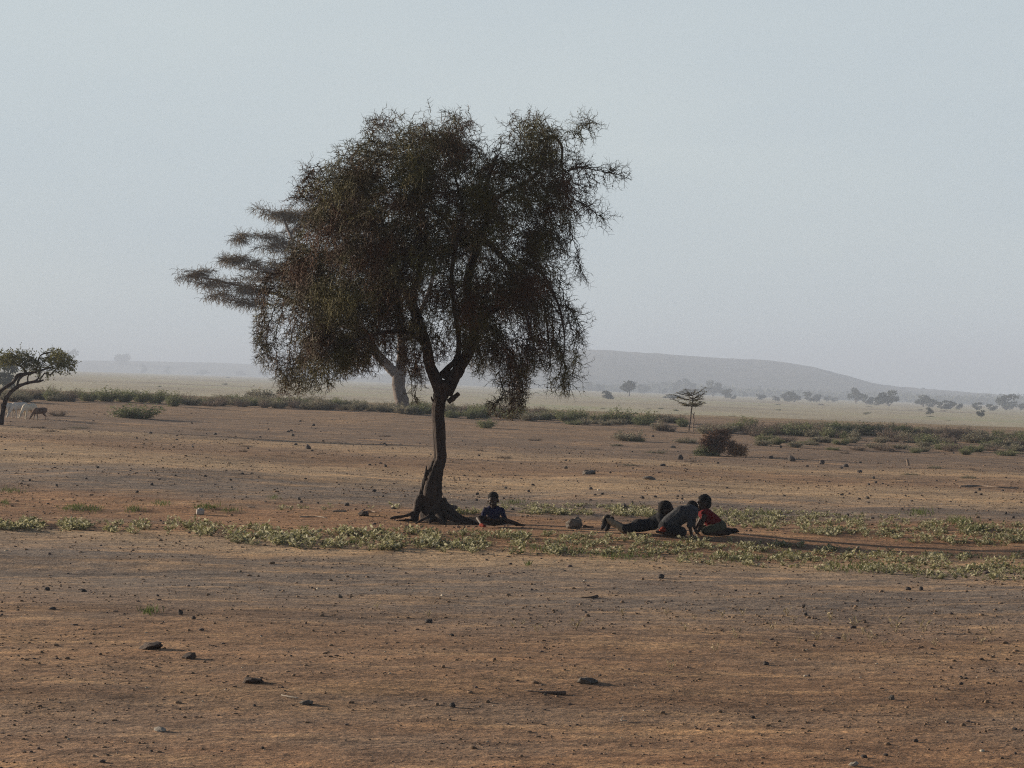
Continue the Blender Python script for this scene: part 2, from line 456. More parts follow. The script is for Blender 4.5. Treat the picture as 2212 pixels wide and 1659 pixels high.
def hill(name, prof, y0, depth, base_drop, seed, rough):
    """a ridge whose crest line follows prof (picture positions at distance y0), rounded front and back"""
    px = np.array([p[0] for p in prof], float); py = np.array([p[1] for p in prof], float)
    xs = np.linspace(px[0], px[-1], 260)
    # smooth crest
    cy = np.interp(xs, px, py)
    k = np.ones(11) / 11
    cy = np.convolve(np.pad(cy, 5, mode='edge'), k, 'valid')
    X0 = (xs - CX) / F * y0
    crest = CAM_Z - (cy - CY) / F * y0
    crest = crest + np.array([rough * (mnoise.noise(Vector((x * .02, seed, 0))) + .6 * mnoise.noise(Vector((x * .07, seed, 3)))) for x in X0])
    vs = np.linspace(-1, 1, 41)
    V = []
    for v in vs:
        w = math.cos(v * math.pi / 2) ** 1.3
        yy = y0 + v * depth
        g = ground_z(X0, np.full_like(X0, yy)) - base_drop
        nz = np.array([mnoise.noise(Vector((x * .006, yy * .006, seed))) for x in X0]) * 5 * (1 - abs(v)) * (abs(v) > .02)
        V.append(np.stack([X0, np.full_like(X0, yy), g + np.maximum(crest - g, 0) * w + nz * min(1, abs(v) * 4)], -1))
    V = np.array(V); nr, nc = V.shape[:2]
    i = np.arange(nr - 1)[:, None] * nc + np.arange(nc - 1)[None]
    q = np.stack([i, i + 1, i + nc + 1, i + nc], -1).reshape(-1, 4)
    o = Geo().add(V, q).build(name, M['hill'], smooth_shade=True)
    tag(o, kind='structure')
hill('hill', [(420, 858), (700, 838), (900, 795), (1080, 768), (1200, 757), (1250, 755), (1310, 757), (1380, 762), (1450, 767), (1530, 774), (1590, 777), (1640, 779),
              (1700, 787), (1760, 801), (1810, 816), (1860, 829), (1930, 838), (2000, 843), (2100, 852), (2200, 861), (2320, 874), (2420, 884)], 3000, 700, 1.5, 1.0, 1.3)
hill('low_ridge', [(-300, 792), (-100, 781), (60, 777), (200, 779), (330, 781), (470, 783), (600, 790), (700, 802), (800, 822), (900, 842)], 4200, 600, 1.5, 5.0, .5)

# ------------------------------------------------------------------ haze: one even volume of dusty air
def make_haze():
    bm = bmesh.new()
    bmesh.ops.create_cube(bm, size=1)
    me = bpy.data.meshes.new('haze'); bm.to_mesh(me); bm.free()
    m = bpy.data.materials.new('dusty_air'); m.use_nodes = True
    nt = m.node_tree; nt.nodes.clear()
    out = nt.nodes.new('ShaderNodeOutputMaterial')
    v = nt.nodes.new('ShaderNodeVolumePrincipled')
    v.inputs['Color'].default_value = (.57, .645, .785, 1)
    v.inputs['Density'].default_value = HAZE_DENSITY
    v.inputs['Anisotropy'].default_value = 0.0
    nt.links.new(v.outputs[0], out.inputs['Volume'])
    o = link('haze', me, m)
    o.scale = (5000, 5700, 100)
    o.location = (0, 2700, 18)          # z from -32 to 68
    tag(o, kind='stuff')
HAZE_DENSITY = 0.00047
make_haze()

# ------------------------------------------------------------------ silhouette grids: signed distance to a traced outline
class Outline:
    def __init__(self, poly, step=4.0, pad=80):
        p = np.array(poly, float); self.step = step
        self.x0, self.y0 = p.min(0) - pad
        nx, ny = np.ceil((p.max(0) + pad - p.min(0) + pad) / step).astype(int)
        gx = self.x0 + np.arange(nx) * step; gy = self.y0 + np.arange(ny) * step
        X, Y = np.meshgrid(gx, gy)
        ins = np.zeros(X.shape, bool); dist = np.full(X.shape, 1e9)
        for a, b in zip(p, np.roll(p, -1, 0)):
            cond = (a[1] > Y) != (b[1] > Y)
            with np.errstate(divide='ignore', invalid='ignore'):
                xi = (b[0] - a[0]) * (Y - a[1]) / (b[1] - a[1]) + a[0]
            ins ^= cond & (X < xi)
            ab = b - a; t = np.clip(((X - a[0]) * ab[0] + (Y - a[1]) * ab[1]) / max(ab @ ab, 1e-9), 0, 1)
            dist = np.minimum(dist, np.hypot(X - a[0] - t * ab[0], Y - a[1] - t * ab[1]))
        self.sd = np.where(ins, dist, -dist)
    def at(self, x, y):
        i = np.clip(((y - self.y0) / self.step).round().astype(int), 0, self.sd.shape[0] - 1)
        j = np.clip(((x - self.x0) / self.step).round().astype(int), 0, self.sd.shape[1] - 1)
        return self.sd[i, j]

def proj(Pn):
    return CX + Pn[:, 0] / Pn[:, 1] * F, CY - (Pn[:, 2] - CAM_Z) / Pn[:, 1] * F

# ------------------------------------------------------------------ the big thorn tree
BASE = P(938, 1126)
DT = BASE.y
MPD = DT / F          # metres per picture unit at the tree

def main_tree():
    root = empty('thorn_tree', BASE, 'big drooping thorn tree with a dark crooked trunk shading the children', 'tree')
    r_ = lambda w: w * .5 * MPD
    tk = Geo()
    def limb(pts, ws, n=14, seed=0, rough=.16, flute=0., per=6):
        P3 = [T(p[0], p[1], DT + (p[2] if len(p) > 2 else 0)) for p in pts]
        return sweep(tk, P3, [r_(w) for w in ws], n, rough, seed, per, flute)
    skel = []
    # trunk from the flared foot up to the fork
    skel.append(limb([(938, 1136), (936, 1112), (932, 1088), (932, 1062), (936, 1036), (943, 1012), (951, 990), (950, 965), (948, 930), (946, 895), (949, 868), (956, 846), (960, 828)],
                     [58, 55, 52, 48, 41, 33, 27.5, 27, 27.5, 27, 28, 34, 42], 40, 1, .10, .055, 7))
    # fork, left limb
    skel.append(limb([(955, 852), (941, 818), (929, 790), (920, 744), (902, 690), (886, 648), (868, 618), (842, 606), (812, 596, .3), (775, 578, .6), (735, 560, .9)],
                     [30, 26, 23, 22, 23, 20, 17, 14, 11, 8, 5], 16, 2))
    skel.append(limb([(900, 690), (893, 640, -.2), (905, 590, -.4), (920, 530, -.5), (915, 470, -.6), (898, 400, -.6), (890, 340, -.5)], [16, 14, 12, 11, 9, 7, 4], 12, 3))
    skel.append(limb([(870, 620), (850, 560, .2), (815, 500, .5), (790, 440, .7), (780, 390, .8)], [13, 10, 8, 6, 4], 10, 4))
    skel.append(limb([(920, 744), (890, 722, -.5), (855, 716, -.9), (800, 725, -1.2), (740, 745, -1.3)], [14, 11, 9, 7, 4], 10, 5))
    # right limb, an S up through the crown
    skel.append(limb([(962, 850), (982, 812), (997, 787), (1019, 744), (1023, 700), (1010, 650), (1009, 610), (1018, 575), (1030, 531), (1037, 510), (1052, 479), (1050, 445), (1048, 410, .2), (1060, 370, .3), (1075, 335, .3)],
                     [34, 29, 25, 22, 20, 18, 17, 17, 18, 17, 15, 14, 12, 9, 5], 16, 6))
    skel.append(limb([(1037, 512), (1060, 530, -.2), (1082, 553, -.4), (1108, 585, -.7), (1130, 640, -1.0), (1140, 700, -1.1)], [14, 12, 11, 8, 6, 4], 10, 7))
    skel.append(limb([(1050, 450), (1085, 420, .2), (1125, 400, .4), (1160, 375, .4), (1176, 338, .4), (1181, 300, .4), (1197, 296, .4), (1214, 318, .4), (1213, 357, .5), (1222, 372, .5)],
                     [11, 10, 9, 8, 7.5, 6, 6, 6, 5, 3], 10, 8))
    skel.append(limb([(1222, 370, .5), (1250, 362, .5), (1290, 368, .4), (1330, 376, .3)], [4, 3, 2.4, 1.5], 6, 9))
    skel.append(limb([(1020, 700), (1070, 670, .5), (1120, 640, .9), (1165, 640, 1.1), (1180, 690, 1.2), (1185, 740, 1.2), (1190, 790, 1.1)], [12, 10, 8, 7, 5, 4, 2], 10, 10))
    skel.append(limb([(1120, 560, -.6), (1170, 590, -.6), (1204, 652, -.5), (1214, 690, -.5), (1220, 740, -.5), (1212, 790, -.4)], [8, 7, 5, 4, 3, 2], 8, 11))
    # middle limb leaving a small gap beside the right one
    skel.append(limb([(955, 815), (968, 795), (984, 778), (991, 752), (989, 715, -.3), (982, 670, -.6), (975, 600, -.9), (985, 530, -1.1), (1000, 460, -1.2), (985, 390, -1.1), (965, 320, -.9)],
                     [22, 13, 12, 11, 11, 10, 9, 8, 7, 5, 3], 12, 12))
    skel.append(limb([(1030, 531), (1000, 500, .8), (960, 470, 1.2), (910, 440, 1.4), (860, 420, 1.5)], [12, 10, 8, 6, 4], 10, 13))
    # stub on the right below the fork, small stub left
    limb([(968, 868), (982, 858), (991, 850)], [12, 11, 9], 8, 14, .25)
    limb([(941, 872), (934, 864), (932, 857)], [7, 5, 4], 7, 15, .25)
    # torn bark standing off the left of the trunk foot
    for a, b, w in (((915, 1060), (921, 1006), 12), ((912, 1072), (914, 1034), 10), ((926, 1030), (935, 996), 11), ((904, 1092), (910, 1052), 12)):
        limb([(a[0] + 3, a[1], -.05), ((a[0] + b[0]) / 2 + 1, (a[1] + b[1]) / 2, -.06), (b[0], b[1], -.05)], [w, w * .8, 2], 8, a[0], .3)
    tk.build('trunk', M['bark'], root, BASE, smooth_shade=True)

    # roots: a buttress standing free on the left, a long one running out to the right
    rt = Geo(); tk = rt
    limb([(922, 1082, -.05), (906, 1080, -.1), (902, 1096, -.12), (898, 1108, -.15), (894, 1120, -.18), (890, 1130, -.2)], [26, 20, 17, 17, 19, 14], 14, 21, .25, .06)
    limb([(900, 1106, -.15), (884, 1112, -.2), (868, 1116, -.25), (852, 1118, -.3), (843, 1120, -.3)], [12, 8, 6, 6, 5], 8, 22, .3)
    limb([(896, 1122, -.2), (880, 1124, -.35), (862, 1124, -.45)], [7, 5, 3], 8, 23, .3)
    limb([(952, 1088, -.02), (966, 1100, -.12), (983, 1112, -.25), (1000, 1121, -.35), (1018, 1127, -.45), (1034, 1133, -.5)], [30, 22, 16, 12, 10, 7], 16, 24, .22, .06)
    limb([(956, 1108, -.2), (972, 1118, -.35), (992, 1126, -.5), (1012, 1130, -.6)], [18, 13, 8, 5], 12, 25, .25)
    limb([(945, 1106, -.2), (950, 1122, -.4), (962, 1134, -.6)], [22, 14, 7], 12, 26, .25)
    limb([(933, 1110, -.2), (922, 1118, -.4), (906, 1126, -.6), (898, 1131, -.7)], [10, 6, 4, 3], 8, 27, .3)
    limb([(934, 1112, -.25), (930, 1124, -.45), (927, 1136, -.6)], [8, 6, 4], 8, 28, .3)
    limb([(940, 1100, .1), (960, 1098, .7), (985, 1096, 1.3)], [36, 20, 8], 10, 29, .25)
    rt.build('roots', M['bark'], root, BASE, smooth_shade=True)

    # ---------------- crown
    poly = [(800, 262), (826, 248), (850, 250), (880, 238), (915, 232), (948, 244), (968, 252), (990, 246), (1012, 240), (1026, 260), (1038, 300), (1056, 322), (1070, 304), (1082, 272), (1105, 254), (1130, 248), (1165, 254), (1192, 262),
            (1205, 280), (1224, 292), (1236, 304), (1236, 318), (1250, 336), (1272, 356), (1290, 374), (1280, 400), (1268, 424), (1264, 446), (1270, 464),
            (1262, 476), (1246, 490), (1228, 528), (1218, 556), (1222, 574), (1216, 592), (1204, 608), (1198, 650), (1202, 676), (1210, 706), (1204, 736), (1206, 770), (1200, 800), (1196, 830),
            (1188, 836), (1178, 812), (1182, 780), (1166, 776), (1150, 800), (1130, 812), (1132, 850), (1128, 884), (1104, 902), (1082, 890), (1060, 868), (1070, 842), (1086, 812), (1070, 800), (1040, 806), (1020, 790), (1002, 770),
            (990, 772), (955, 768), (932, 780), (918, 812), (908, 856), (896, 862), (888, 830), (880, 800), (858, 770), (830, 770), (812, 800), (790, 798), (760, 796), (736, 810), (700, 838), (668, 846), (640, 850), (624, 832), (610, 800),
            (624, 796), (606, 752), (598, 716), (600, 690), (612, 668), (602, 650), (594, 634), (606, 602), (620, 566), (632, 534), (640, 496), (640, 460), (652, 430), (664, 398), (676, 382), (700, 352), (724, 326), (760, 316), (786, 296)]
    O = Outline(poly)
    inner = Outline([(985, 778), (955, 778), (930, 800), (918, 850), (960, 850), (1004, 800)])
    thin = [(975, 690, 36, 60, .35), (975, 590, 30, 40, .55), (846, 730, 34, 56, .45), (1060, 560, 40, 50, .6), (1250, 400, 90, 70, .42), (1240, 640, 60, 200, .5), (596, 700, 66, 90, .22), (610, 780, 66, 70, .4), (680, 690, 26, 30, .4), (760, 690, 24, 30, .5), (720, 520, 30, 26, .55), (860, 330, 34, 26, .55), (800, 430, 30, 22, .6), (1110, 470, 26, 30, .45), (1170, 560, 24, 36, .4), (1090, 700, 22, 40, .45), (920, 650, 22, 40, .35),
            (1050, 320, 55, 50, .45), (720, 345, 60, 40, .5), (930, 262, 160, 34, .6), (1140, 275, 80, 30, .6), (905, 800, 30, 70, .4), (1060, 780, 90, 40, .6), (655, 430, 30, 60, .5), (1215, 330, 26, 30, .4), (1170, 830, 80, 80, .7), (655, 828, 60, 30, .7),
            (1150, 470, 30, 60, .7), (960, 760, 60, 34, .15)]
    rng = np.random.default_rng(3)
    def keep_prob(x, y):
        p = np.ones(len(x))
        for cx, cy, rx, ry, m in thin:
            d = ((x - cx) / rx) ** 2 + ((y - cy) / ry) ** 2
            p *= 1 - (1 - m) * np.exp(-d * 1.2)
        return p
    def half_depth(sd):
        return 1.75 * np.sqrt(np.clip(1 - (1 - np.clip(sd / 190, 0, 1)) ** 2, 0, 1)) + .06
    def sample(n, margin=3):
        out = []
        tot = 0
        while tot < n:
            x = rng.uniform(545, 1360, 20000); y = rng.uniform(230, 905, 20000)
            sd = O.at(x, y)
            ok = (sd > margin) & (rng.random(20000) < keep_prob(x, y))
            x, y, sd = x[ok], y[ok], sd[ok]
            dd = rng.uniform(-1, 1, len(x)) * half_depth(sd)
            # clumps with gaps between
            q = np.array([mnoise.noise(Vector((a * .016, b * .016, c * 2.0))) for a, b, c in zip(x, y, dd)])
            k = rng.random(len(x)) < np.clip(.44 + q * 3.0, .02, 1) * np.clip(.16 + sd / 80, .16, 1)
            dep = DT + dd[k]
            out.append(np.stack([(x[k] - CX) / F * dep, dep, CAM_Z - (y[k] - CY) / F * dep], -1)); tot += k.sum()
        return np.concatenate(out)[:n]
    # branches that carry the foliage, grown from the limbs towards sampled points
    br = Geo()
    nodes = np.concatenate([s[2 if i else 60::2] for i, s in enumerate(skel)])
    rad = np.full(len(nodes), .02)
    tg = sample(520, 8)
    cen = np.array(T(985, 560, DT))
    tg = tg[np.argsort([np.min(np.linalg.norm(nodes - t, axis=1)) for t in tg])]
    for t in tg:
        d = np.linalg.norm(nodes - t, axis=1) + .35 * np.maximum(0, t[2] - nodes[:, 2] + .0) * 0
        j = int(np.argmin(d)); a = nodes[j]
        if d[j] < .12: continue
        r0 = min(rad[j] * .85, .006 + .011 * d[j]); 
        mid = (a + t) / 2 + rng.normal(0, .06, 3) * d[j] + np.array([0, 0, .10 * d[j]])
        n = max(3, int(d[j] / .10))
        u = np.linspace(0, 1, n + 1)[:, None]
        path = (1 - u) ** 2 * a + 2 * u * (1 - u) * mid + u * u * t
        path[1:-1] += rng.normal(0, .008, (n - 1, 3))
        rr = np.linspace(r0, max(.0035, r0 * .35), n + 1)
        prisms(br, path[:-1], path[1:], rr[:-1], rr[1:], 5)
        nodes = np.vstack([nodes, path[1:]]); rad = np.concatenate([rad, rr[1:]])
    crown_nodes = nodes[len(nodes) // 6:]
    # twigs: zigzag sticks set with straight thorns
    tw = Geo(); lf = Geo()
    def grow(p, d, K, seg, droop, r, zig, prob_side, prob_thorn, lim, depth=0):
        lim = lim + rng.uniform(-11, 16, len(p)) * (depth == 0)
        p = p.copy(); d = d / np.linalg.norm(d, axis=1, keepdims=True)
        side = rng.normal(0, 1, p.shape); side -= d * (side * d).sum(1, keepdims=True)
        side /= np.linalg.norm(side, axis=1, keepdims=True)
        sub_p = []; sub_d = []
        for k in range(K):
            dk = d + side * zig * (1 if k % 2 else -1) + rng.normal(0, .13, p.shape)
            dk[:, 2] -= droop * k / K * 1.6 
            dk /= np.linalg.norm(dk, axis=1, keepdims=True)
            L = seg * rng.uniform(.7, 1.3, (len(p), 1))
            q = p + dk * L
            x, y = proj(q)
            ok = O.at(x, y) > lim
            if inner is not None: ok &= ~((inner.at(x, y) > 2) & (rng.random(len(x)) < .93))
            ok &= (y < 858) | ((x > 1050) & (x < 1140) & (y < 908)) | ((x > 886) & (x < 912) & (y < 872))
            ok &= (x < 1364) & (x > 546)
            p, d, side, dk, q, lim = p[ok], d[ok], side[ok], dk[ok], q[ok], lim[ok]
            if not len(p): break
            rk = r * (1 - .55 * k / K)
            prisms(tw, p, q, rk, rk * .92)
            for rep in range(2):
                th = rng.random(len(q)) < prob_thorn
                o = rng.normal(0, 1, (th.sum(), 3)); dd = dk[th]
                o -= dd * (o * dd).sum(1, keepdims=True); o /= np.linalg.norm(o, axis=1, keepdims=True)
                td = o + dd * .55
                tl = rng.uniform(.04, .10, (len(td), 1))
                prisms(tw, q[th], q[th] + td * tl, rk * .7, .0012)
            lm = rng.random(len(q)) < .30
            if lm.any():
                leaves(lf, q[lm], rng.normal(0, 1, (lm.sum(), 3)) + dk[lm], rng.uniform(.018, .036, lm.sum()), rng.uniform(.010, .018, lm.sum()), rng)
            if prob_side:
                s = rng.random(len(q)) < prob_side
                o = rng.normal(0, 1, (s.sum(), 3)); dd = dk[s]
                o -= dd * (o * dd).sum(1, keepdims=True); o /= np.linalg.norm(o, axis=1, keepdims=True)
                sub_p.append(q[s]); sub_d.append(o * .9 + dd * .6)
            p = q; d = d * .75 + dk * .25; d[:, 2] -= droop / K; d /= np.linalg.norm(d, axis=1, keepdims=True)
        if sub_p and depth == 0:
            sp = np.concatenate(sub_p); sdv = np.concatenate(sub_d)
            if len(sp): grow(sp, sdv, 4, seg * .85, droop * .5, r * .7, zig, 0, prob_thorn, -16.0 if K > 4 else -80.0, 1)
    def start_dirs(p):
        rel = p - cen; rel /= np.maximum(np.linalg.norm(rel, axis=1, keepdims=True), .2)
        return rel * np.array([1, 1, .9]) + rng.normal(0, .75, p.shape)
    j = rng.integers(0, len(crown_nodes), 2900)
    p1 = crown_nodes[j] + rng.normal(0, .04, (2900, 3))
    x, y = proj(p1); k = rng.random(len(p1)) < keep_prob(x, y) ; p1 = p1[k]
    grow(p1, start_dirs(p1), 7, .062, .55, .0062, .42, .5, .7, -4.0)
    p2 = sample(2300, 5)
    grow(p2, start_dirs(p2), 6, .062, .50, .0060, .42, .45, .7, -4.0)
    p5 = sample(900, 60)
    grow(p5, start_dirs(p5), 6, .062, .5, .0062, .42, .5, .6, -4.0)
    # long hanging sprays along the skirts and sides
    p3 = sample(2000, 2); x, y = proj(p3); sd = O.at(x, y)
    k = (sd < 60) & ((y > 520) | (x > 1180)); p3 = p3[k]
    dn = np.tile(np.array([[0., 0, -1.]]), (len(p3), 1)) + rng.normal(0, .33, p3.shape)
    grow(p3, dn, 8, .066, .6, .0068, .38, .42, .75, -7.0)
    # spiky upright tips along the top
    p4 = sample(3000, 1); x, y = proj(p4); sd = O.at(x, y); k = (sd < 26) & (y < 470); p4 = p4[k]
    up = start_dirs(p4) * .6 + np.array([0, 0, .9])
    grow(p4, up, 6, .066, .1, .0058, .4, .3, .85, -12.0)
    # long strands hanging clear of the mass
    for st_ in ([(1204, 600), (1222, 650), (1232, 700), (1244, 745), (1240, 800), (1218, 838)], [(1216, 690), (1206, 740), (1214, 790), (1200, 835)], [(1190, 640), (1196, 720), (1186, 790)],
                [(604, 645), (584, 690), (576, 740), (580, 790)], [(572, 640), (560, 690), (553, 730)], [(636, 690), (626, 750), (622, 820)], [(664, 700), (650, 780), (646, 846)],
                [(600, 610), (574, 640), (568, 690), (562, 740), (566, 770)], [(612, 660), (596, 720), (598, 780), (610, 820)], [(620, 600), (600, 590), (578, 604), (562, 640)], [(1200, 740), (1212, 760), (1222, 800), (1214, 836)], [(1204, 660), (1226, 664), (1244, 690), (1246, 720)], [(640, 780), (624, 806), (616, 836)],
                [(1222, 372), (1262, 360), (1302, 368), (1352, 384)], [(1236, 300), (1256, 280), (1274, 266)], [(1225, 470), (1246, 540), (1254, 580)], [(1240, 430), (1276, 452), (1300, 470)], [(905, 760), (900, 810), (896, 858)],
                [(1100, 790), (1106, 840), (1100, 900)], [(1080, 800), (1084, 850), (1066, 872)], [(1128, 800), (1128, 850), (1130, 884)], [(690, 352), (672, 372), (664, 384)], [(660, 400), (654, 416), (652, 430)]):
        zz = rng.uniform(-.6, .6)
        pa = catmull([T(a, b, DT + zz) for a, b in st_], 8); pa[1:-1] += rng.normal(0, .012, (len(pa) - 2, 3))
        rr = np.linspace(.009, .004, len(pa)); prisms(br, pa[:-1], pa[1:], rr[:-1], rr[1:], 5)
        k = rng.integers(1, len(pa), int(len(pa) * 2.0)); d = (pa[k] - pa[k - 1]); d /= np.linalg.norm(d, axis=1, keepdims=True)
        grow(pa[k], d + rng.normal(0, .7, d.shape), 3, .062, .3, .0056, .42, .32, .8, -75.0)
    br.build('branches', M['bark'], root, BASE)
    tw.build('crown', M['thorn'], root, BASE)
    lf.build('leaves', M['thorn'], root, BASE)
main_tree()

# ------------------------------------------------------------------ the flat-topped acacia behind
def sprays(geo, leafgeo, centers, radii, count, mpd, rng, twig_r, seg, leaf_l, K=6, flat=.25, lobes=1):
    """feathery plates of fine twigs: each plate an uneven cluster of lobes, domed above and drooping at the rim"""
    for (c, rr), n in zip(zip(centers, radii), count):
        c, rr = np.asarray(c), np.asarray(rr)
        if lobes > 1:
            lc = rng.normal(0, .46, (lobes, 3)) * np.array([1, 1, .5]); lr = rng.uniform(.16, .42, lobes)
        else:
            lc = np.zeros((1, 3)); lr = np.ones(1)
        li = rng.integers(0, len(lr), n)
        u = rng.normal(0, 1, (n, 3)); u /= np.linalg.norm(u, axis=1, keepdims=True)
        if lobes > 1: u[:, 2] = np.where(u[:, 2] < -.2, -u[:, 2] * .4, u[:, 2])
        rad = rng.random((n, 1)) ** .45
        p = c + (lc[li] + u * rad * lr[li][:, None]) * rr * np.array([1, 1, 1.0 if lobes == 1 else 1.15])
        d = u * np.array([1, 1, flat]) + rng.normal(0, .45 if lobes == 1 else .75, (n, 3)) + np.array([0, 0, -.15])
        d /= np.linalg.norm(d, axis=1, keepdims=True)
        for k in range(K):
            q = p + d * seg * rng.uniform(.6, 1.3, (n, 1))
            prisms(geo, p, q, twig_r * (1 - .5 * k / K), twig_r * (1 - .5 * (k + 1) / K))
            leaves(leafgeo, q, d + rng.normal(0, .8, (n, 3)), leaf_l * rng.uniform(.6, 1.4, n), leaf_l * .42, rng)
            p = q; d = d + rng.normal(0, .3, (n, 3)) + np.array([0, 0, -.09 if lobes == 1 else -.16]); d /= np.linalg.norm(d, axis=1, keepdims=True)

def umbrella_acacia():
    b = P(866, 886); D0 = b.y; mpd = D0 / F
    root = empty('umbrella_acacia', b, 'tall grey-trunked acacia with flat layered crown half hidden behind the thorn tree', 'tree')
    rng = np.random.default_rng(21)
    tk = Geo()
    def limb(pts, ws, n=16, seed=0):
        return sweep(tk, [T(p[0], p[1], D0 + (p[2] if len(p) > 2 else 0)) for p in pts], [w * .5 * mpd for w in ws], n, .16, seed, 6)
    limb([(868, 890), (868, 868), (862, 840), (861, 815), (864, 796)], [36, 30, 28, 29, 30], 22, 31)
    limb([(862, 812), (848, 800), (838, 790), (815, 766), (796, 735), (770, 700, -.8), (730, 660, -1.6), (680, 620, -2), (620, 592, -2.2), (560, 580, -2.4)], [24, 22, 21, 20, 19, 16, 13, 10, 7, 4], 14, 32)
    limb([(864, 800), (867, 770), (866, 720), (864, 680), (858, 627), (850, 570, .5), (840, 520, 1), (820, 470, 1.2)], [22, 18, 17, 17, 16, 13, 10, 6], 14, 33)
    limb([(690, 628, -2), (640, 560, -1), (632, 520, -.5), (622, 496, 0), (612, 470, 0)], [9, 8, 7, 6, 4], 10, 34)
    limb([(628, 505, -.2), (645, 485, 0), (665, 478, .4)], [5, 4, 3], 8, 35)
    limb([(780, 715, -.8), (700, 690, 1), (610, 640, 2), (530, 620, 2.4), (440, 600, 2.6)], [12, 10, 8, 6, 3], 10, 36)
    limb([(866, 740), (900, 690, -1.5), (930, 620, -2), (940, 560, -2)], [13, 11, 9, 6], 10, 37)
    tk.build('trunk', M['pale_bark'], root, b, smooth_shade=True)
    plates = [(599, 465, 46, 22, 0, 900), (650, 474, 44, 24, .8, 600), (524, 514, 36, 12, .4, 420), (585, 513, 46, 12, .4, 420), (606, 536, 70, 20, .8, 900), (508, 562, 44, 20, -.4, 750), (560, 575, 50, 17, .5, 700),
              (426, 592, 40, 15, 0, 520), (404, 600, 20, 7, .2, 120), (462, 612, 46, 18, .8, 700), (530, 626, 58, 24, 0, 900), (595, 600, 60, 30, .6, 900), (505, 650, 34, 14, .4, 380), (560, 656, 50, 18, .4, 500), (480, 640, 40, 16, -.5, 380),
              (645, 500, 36, 22, .6, 380), (690, 470, 70, 40, 1, 700), (760, 430, 70, 36, 1.5, 600), (820, 470, 80, 40, 1, 600), (700, 560, 90, 40, -.5, 700), (900, 540, 80, 40, -1, 500), (650, 620, 60, 26, 0, 500)]
    tw, lf = Geo(), Geo()
    cs = [T(p[0], p[1], D0 + p[4] * 1.6) for p in plates]
    rr = [(p[2] * mpd, p[2] * mpd * .9, p[3] * mpd) for p in plates]
    sprays(tw, lf, cs, rr, [int(p[5] * .66) for p in plates], mpd, rng, .011, .115, .055, 5, .3, 14)
    tw.build('crown', M['acacia'], root, b)
    lf.build('leaves', M['acacia'], root, b)
umbrella_acacia()

# ------------------------------------------------------------------ the small crooked acacia at the left edge
def edge_acacia():
    b = P(6, 918); D0 = b.y; mpd = D0 / F
    root = empty('crooked_acacia', b, 'small leaning acacia with twisted bare limbs and leafy flat top above the goats', 'tree')
    rng = np.random.default_rng(22); tk = Geo()
    def limb(pts, ws, n=12, seed=0):
        return sweep(tk, [T(p[0], p[1], D0 + (p[2] if len(p) > 2 else 0)) for p in pts], [w * .5 * mpd for w in ws], n, .2, seed, 6)
    limb([(2, 921), (4, 905), (7, 884), (15, 858), (31, 840), (50, 830), (71, 825), (84, 824), (94, 821)], [11, 10, 10.5, 10, 9, 7, 6, 5, 3.5], 16, 41)
    limb([(3, 895), (3, 880), (2, 868)], [4, 4, 2], 8, 42)
    limb([(-6, 862), (0, 846), (10, 838), (30, 824), (38, 812), (52, 808), (66, 806), (78, 803), (96, 798), (115, 792)], [9, 8, 8, 7, 9, 8, 6, 5, 4, 3], 12, 43)
    limb([(-10, 925), (-14, 890), (-8, 860)], [10, 9, 9], 12, 44)
    limb([(36, 838), (40, 822), (48, 812), (58, 806)], [5, 5, 6, 6], 10, 45)
    limb([(60, 828), (60, 815), (64, 806)], [3.5, 3, 3], 8, 46)
    limb([(70, 825), (82, 818), (86, 805), (86, 795), (92, 788)], [4, 3.5, 3.5, 3, 2], 8, 47)
    limb([(84, 824), (92, 812), (98, 806), (107, 810), (116, 803), (128, 792), (140, 784)], [3, 3, 3, 3, 2.6, 2, 1.5], 8, 48)
    limb([(78, 803), (82, 784), (85, 772), (92, 765), (108, 762), (122, 764)], [3.4, 3.2, 3, 3, 2.6, 1.8], 8, 49)
    limb([(86, 776), (98, 773), (112, 768)], [2.4, 2.2, 1.6], 8, 50)
    limb([(56, 806), (50, 795), (38, 788), (24, 786), (8, 782)], [6, 5, 4, 3, 2], 8, 51)
    limb([(118, 800), (128, 806), (138, 809)], [2.2, 1.6, 1], 6, 52)
    tk.build('trunk', M['bark'], root, b, smooth_shade=True)
    blobs = [(12, 772, 26, 14, 260), (34, 770, 20, 12, 220), (52, 777, 16, 11, 150), (76, 782, 17, 12, 190), (116, 768, 15, 13, 260), (132, 774, 15, 12, 230), (148, 785, 13, 9, 130), (140, 795, 16, 7, 90), (98, 800, 24, 12, 80), (118, 787, 16, 8, 110), (70, 797, 20, 6, 70), (-14, 780, 24, 16, 200), (44, 760, 3, 8, 14), (59, 764, 3, 9, 14)]
    tw, lf = Geo(), Geo()
    sprays(tw, lf, [T(x, y, D0 + rng.normal(0, .3)) for x, y, *_ in blobs], [(a * mpd, a * mpd, c * mpd) for _, _, a, c, _ in blobs], [int(v[4] * .48) for v in blobs], mpd, rng, .007, .06, .085, 4, .5)
    tw.build('crown', M['left_acacia'], root, b)
    lf.build('leaves', M['left_acacia'], root, b)
edge_acacia()

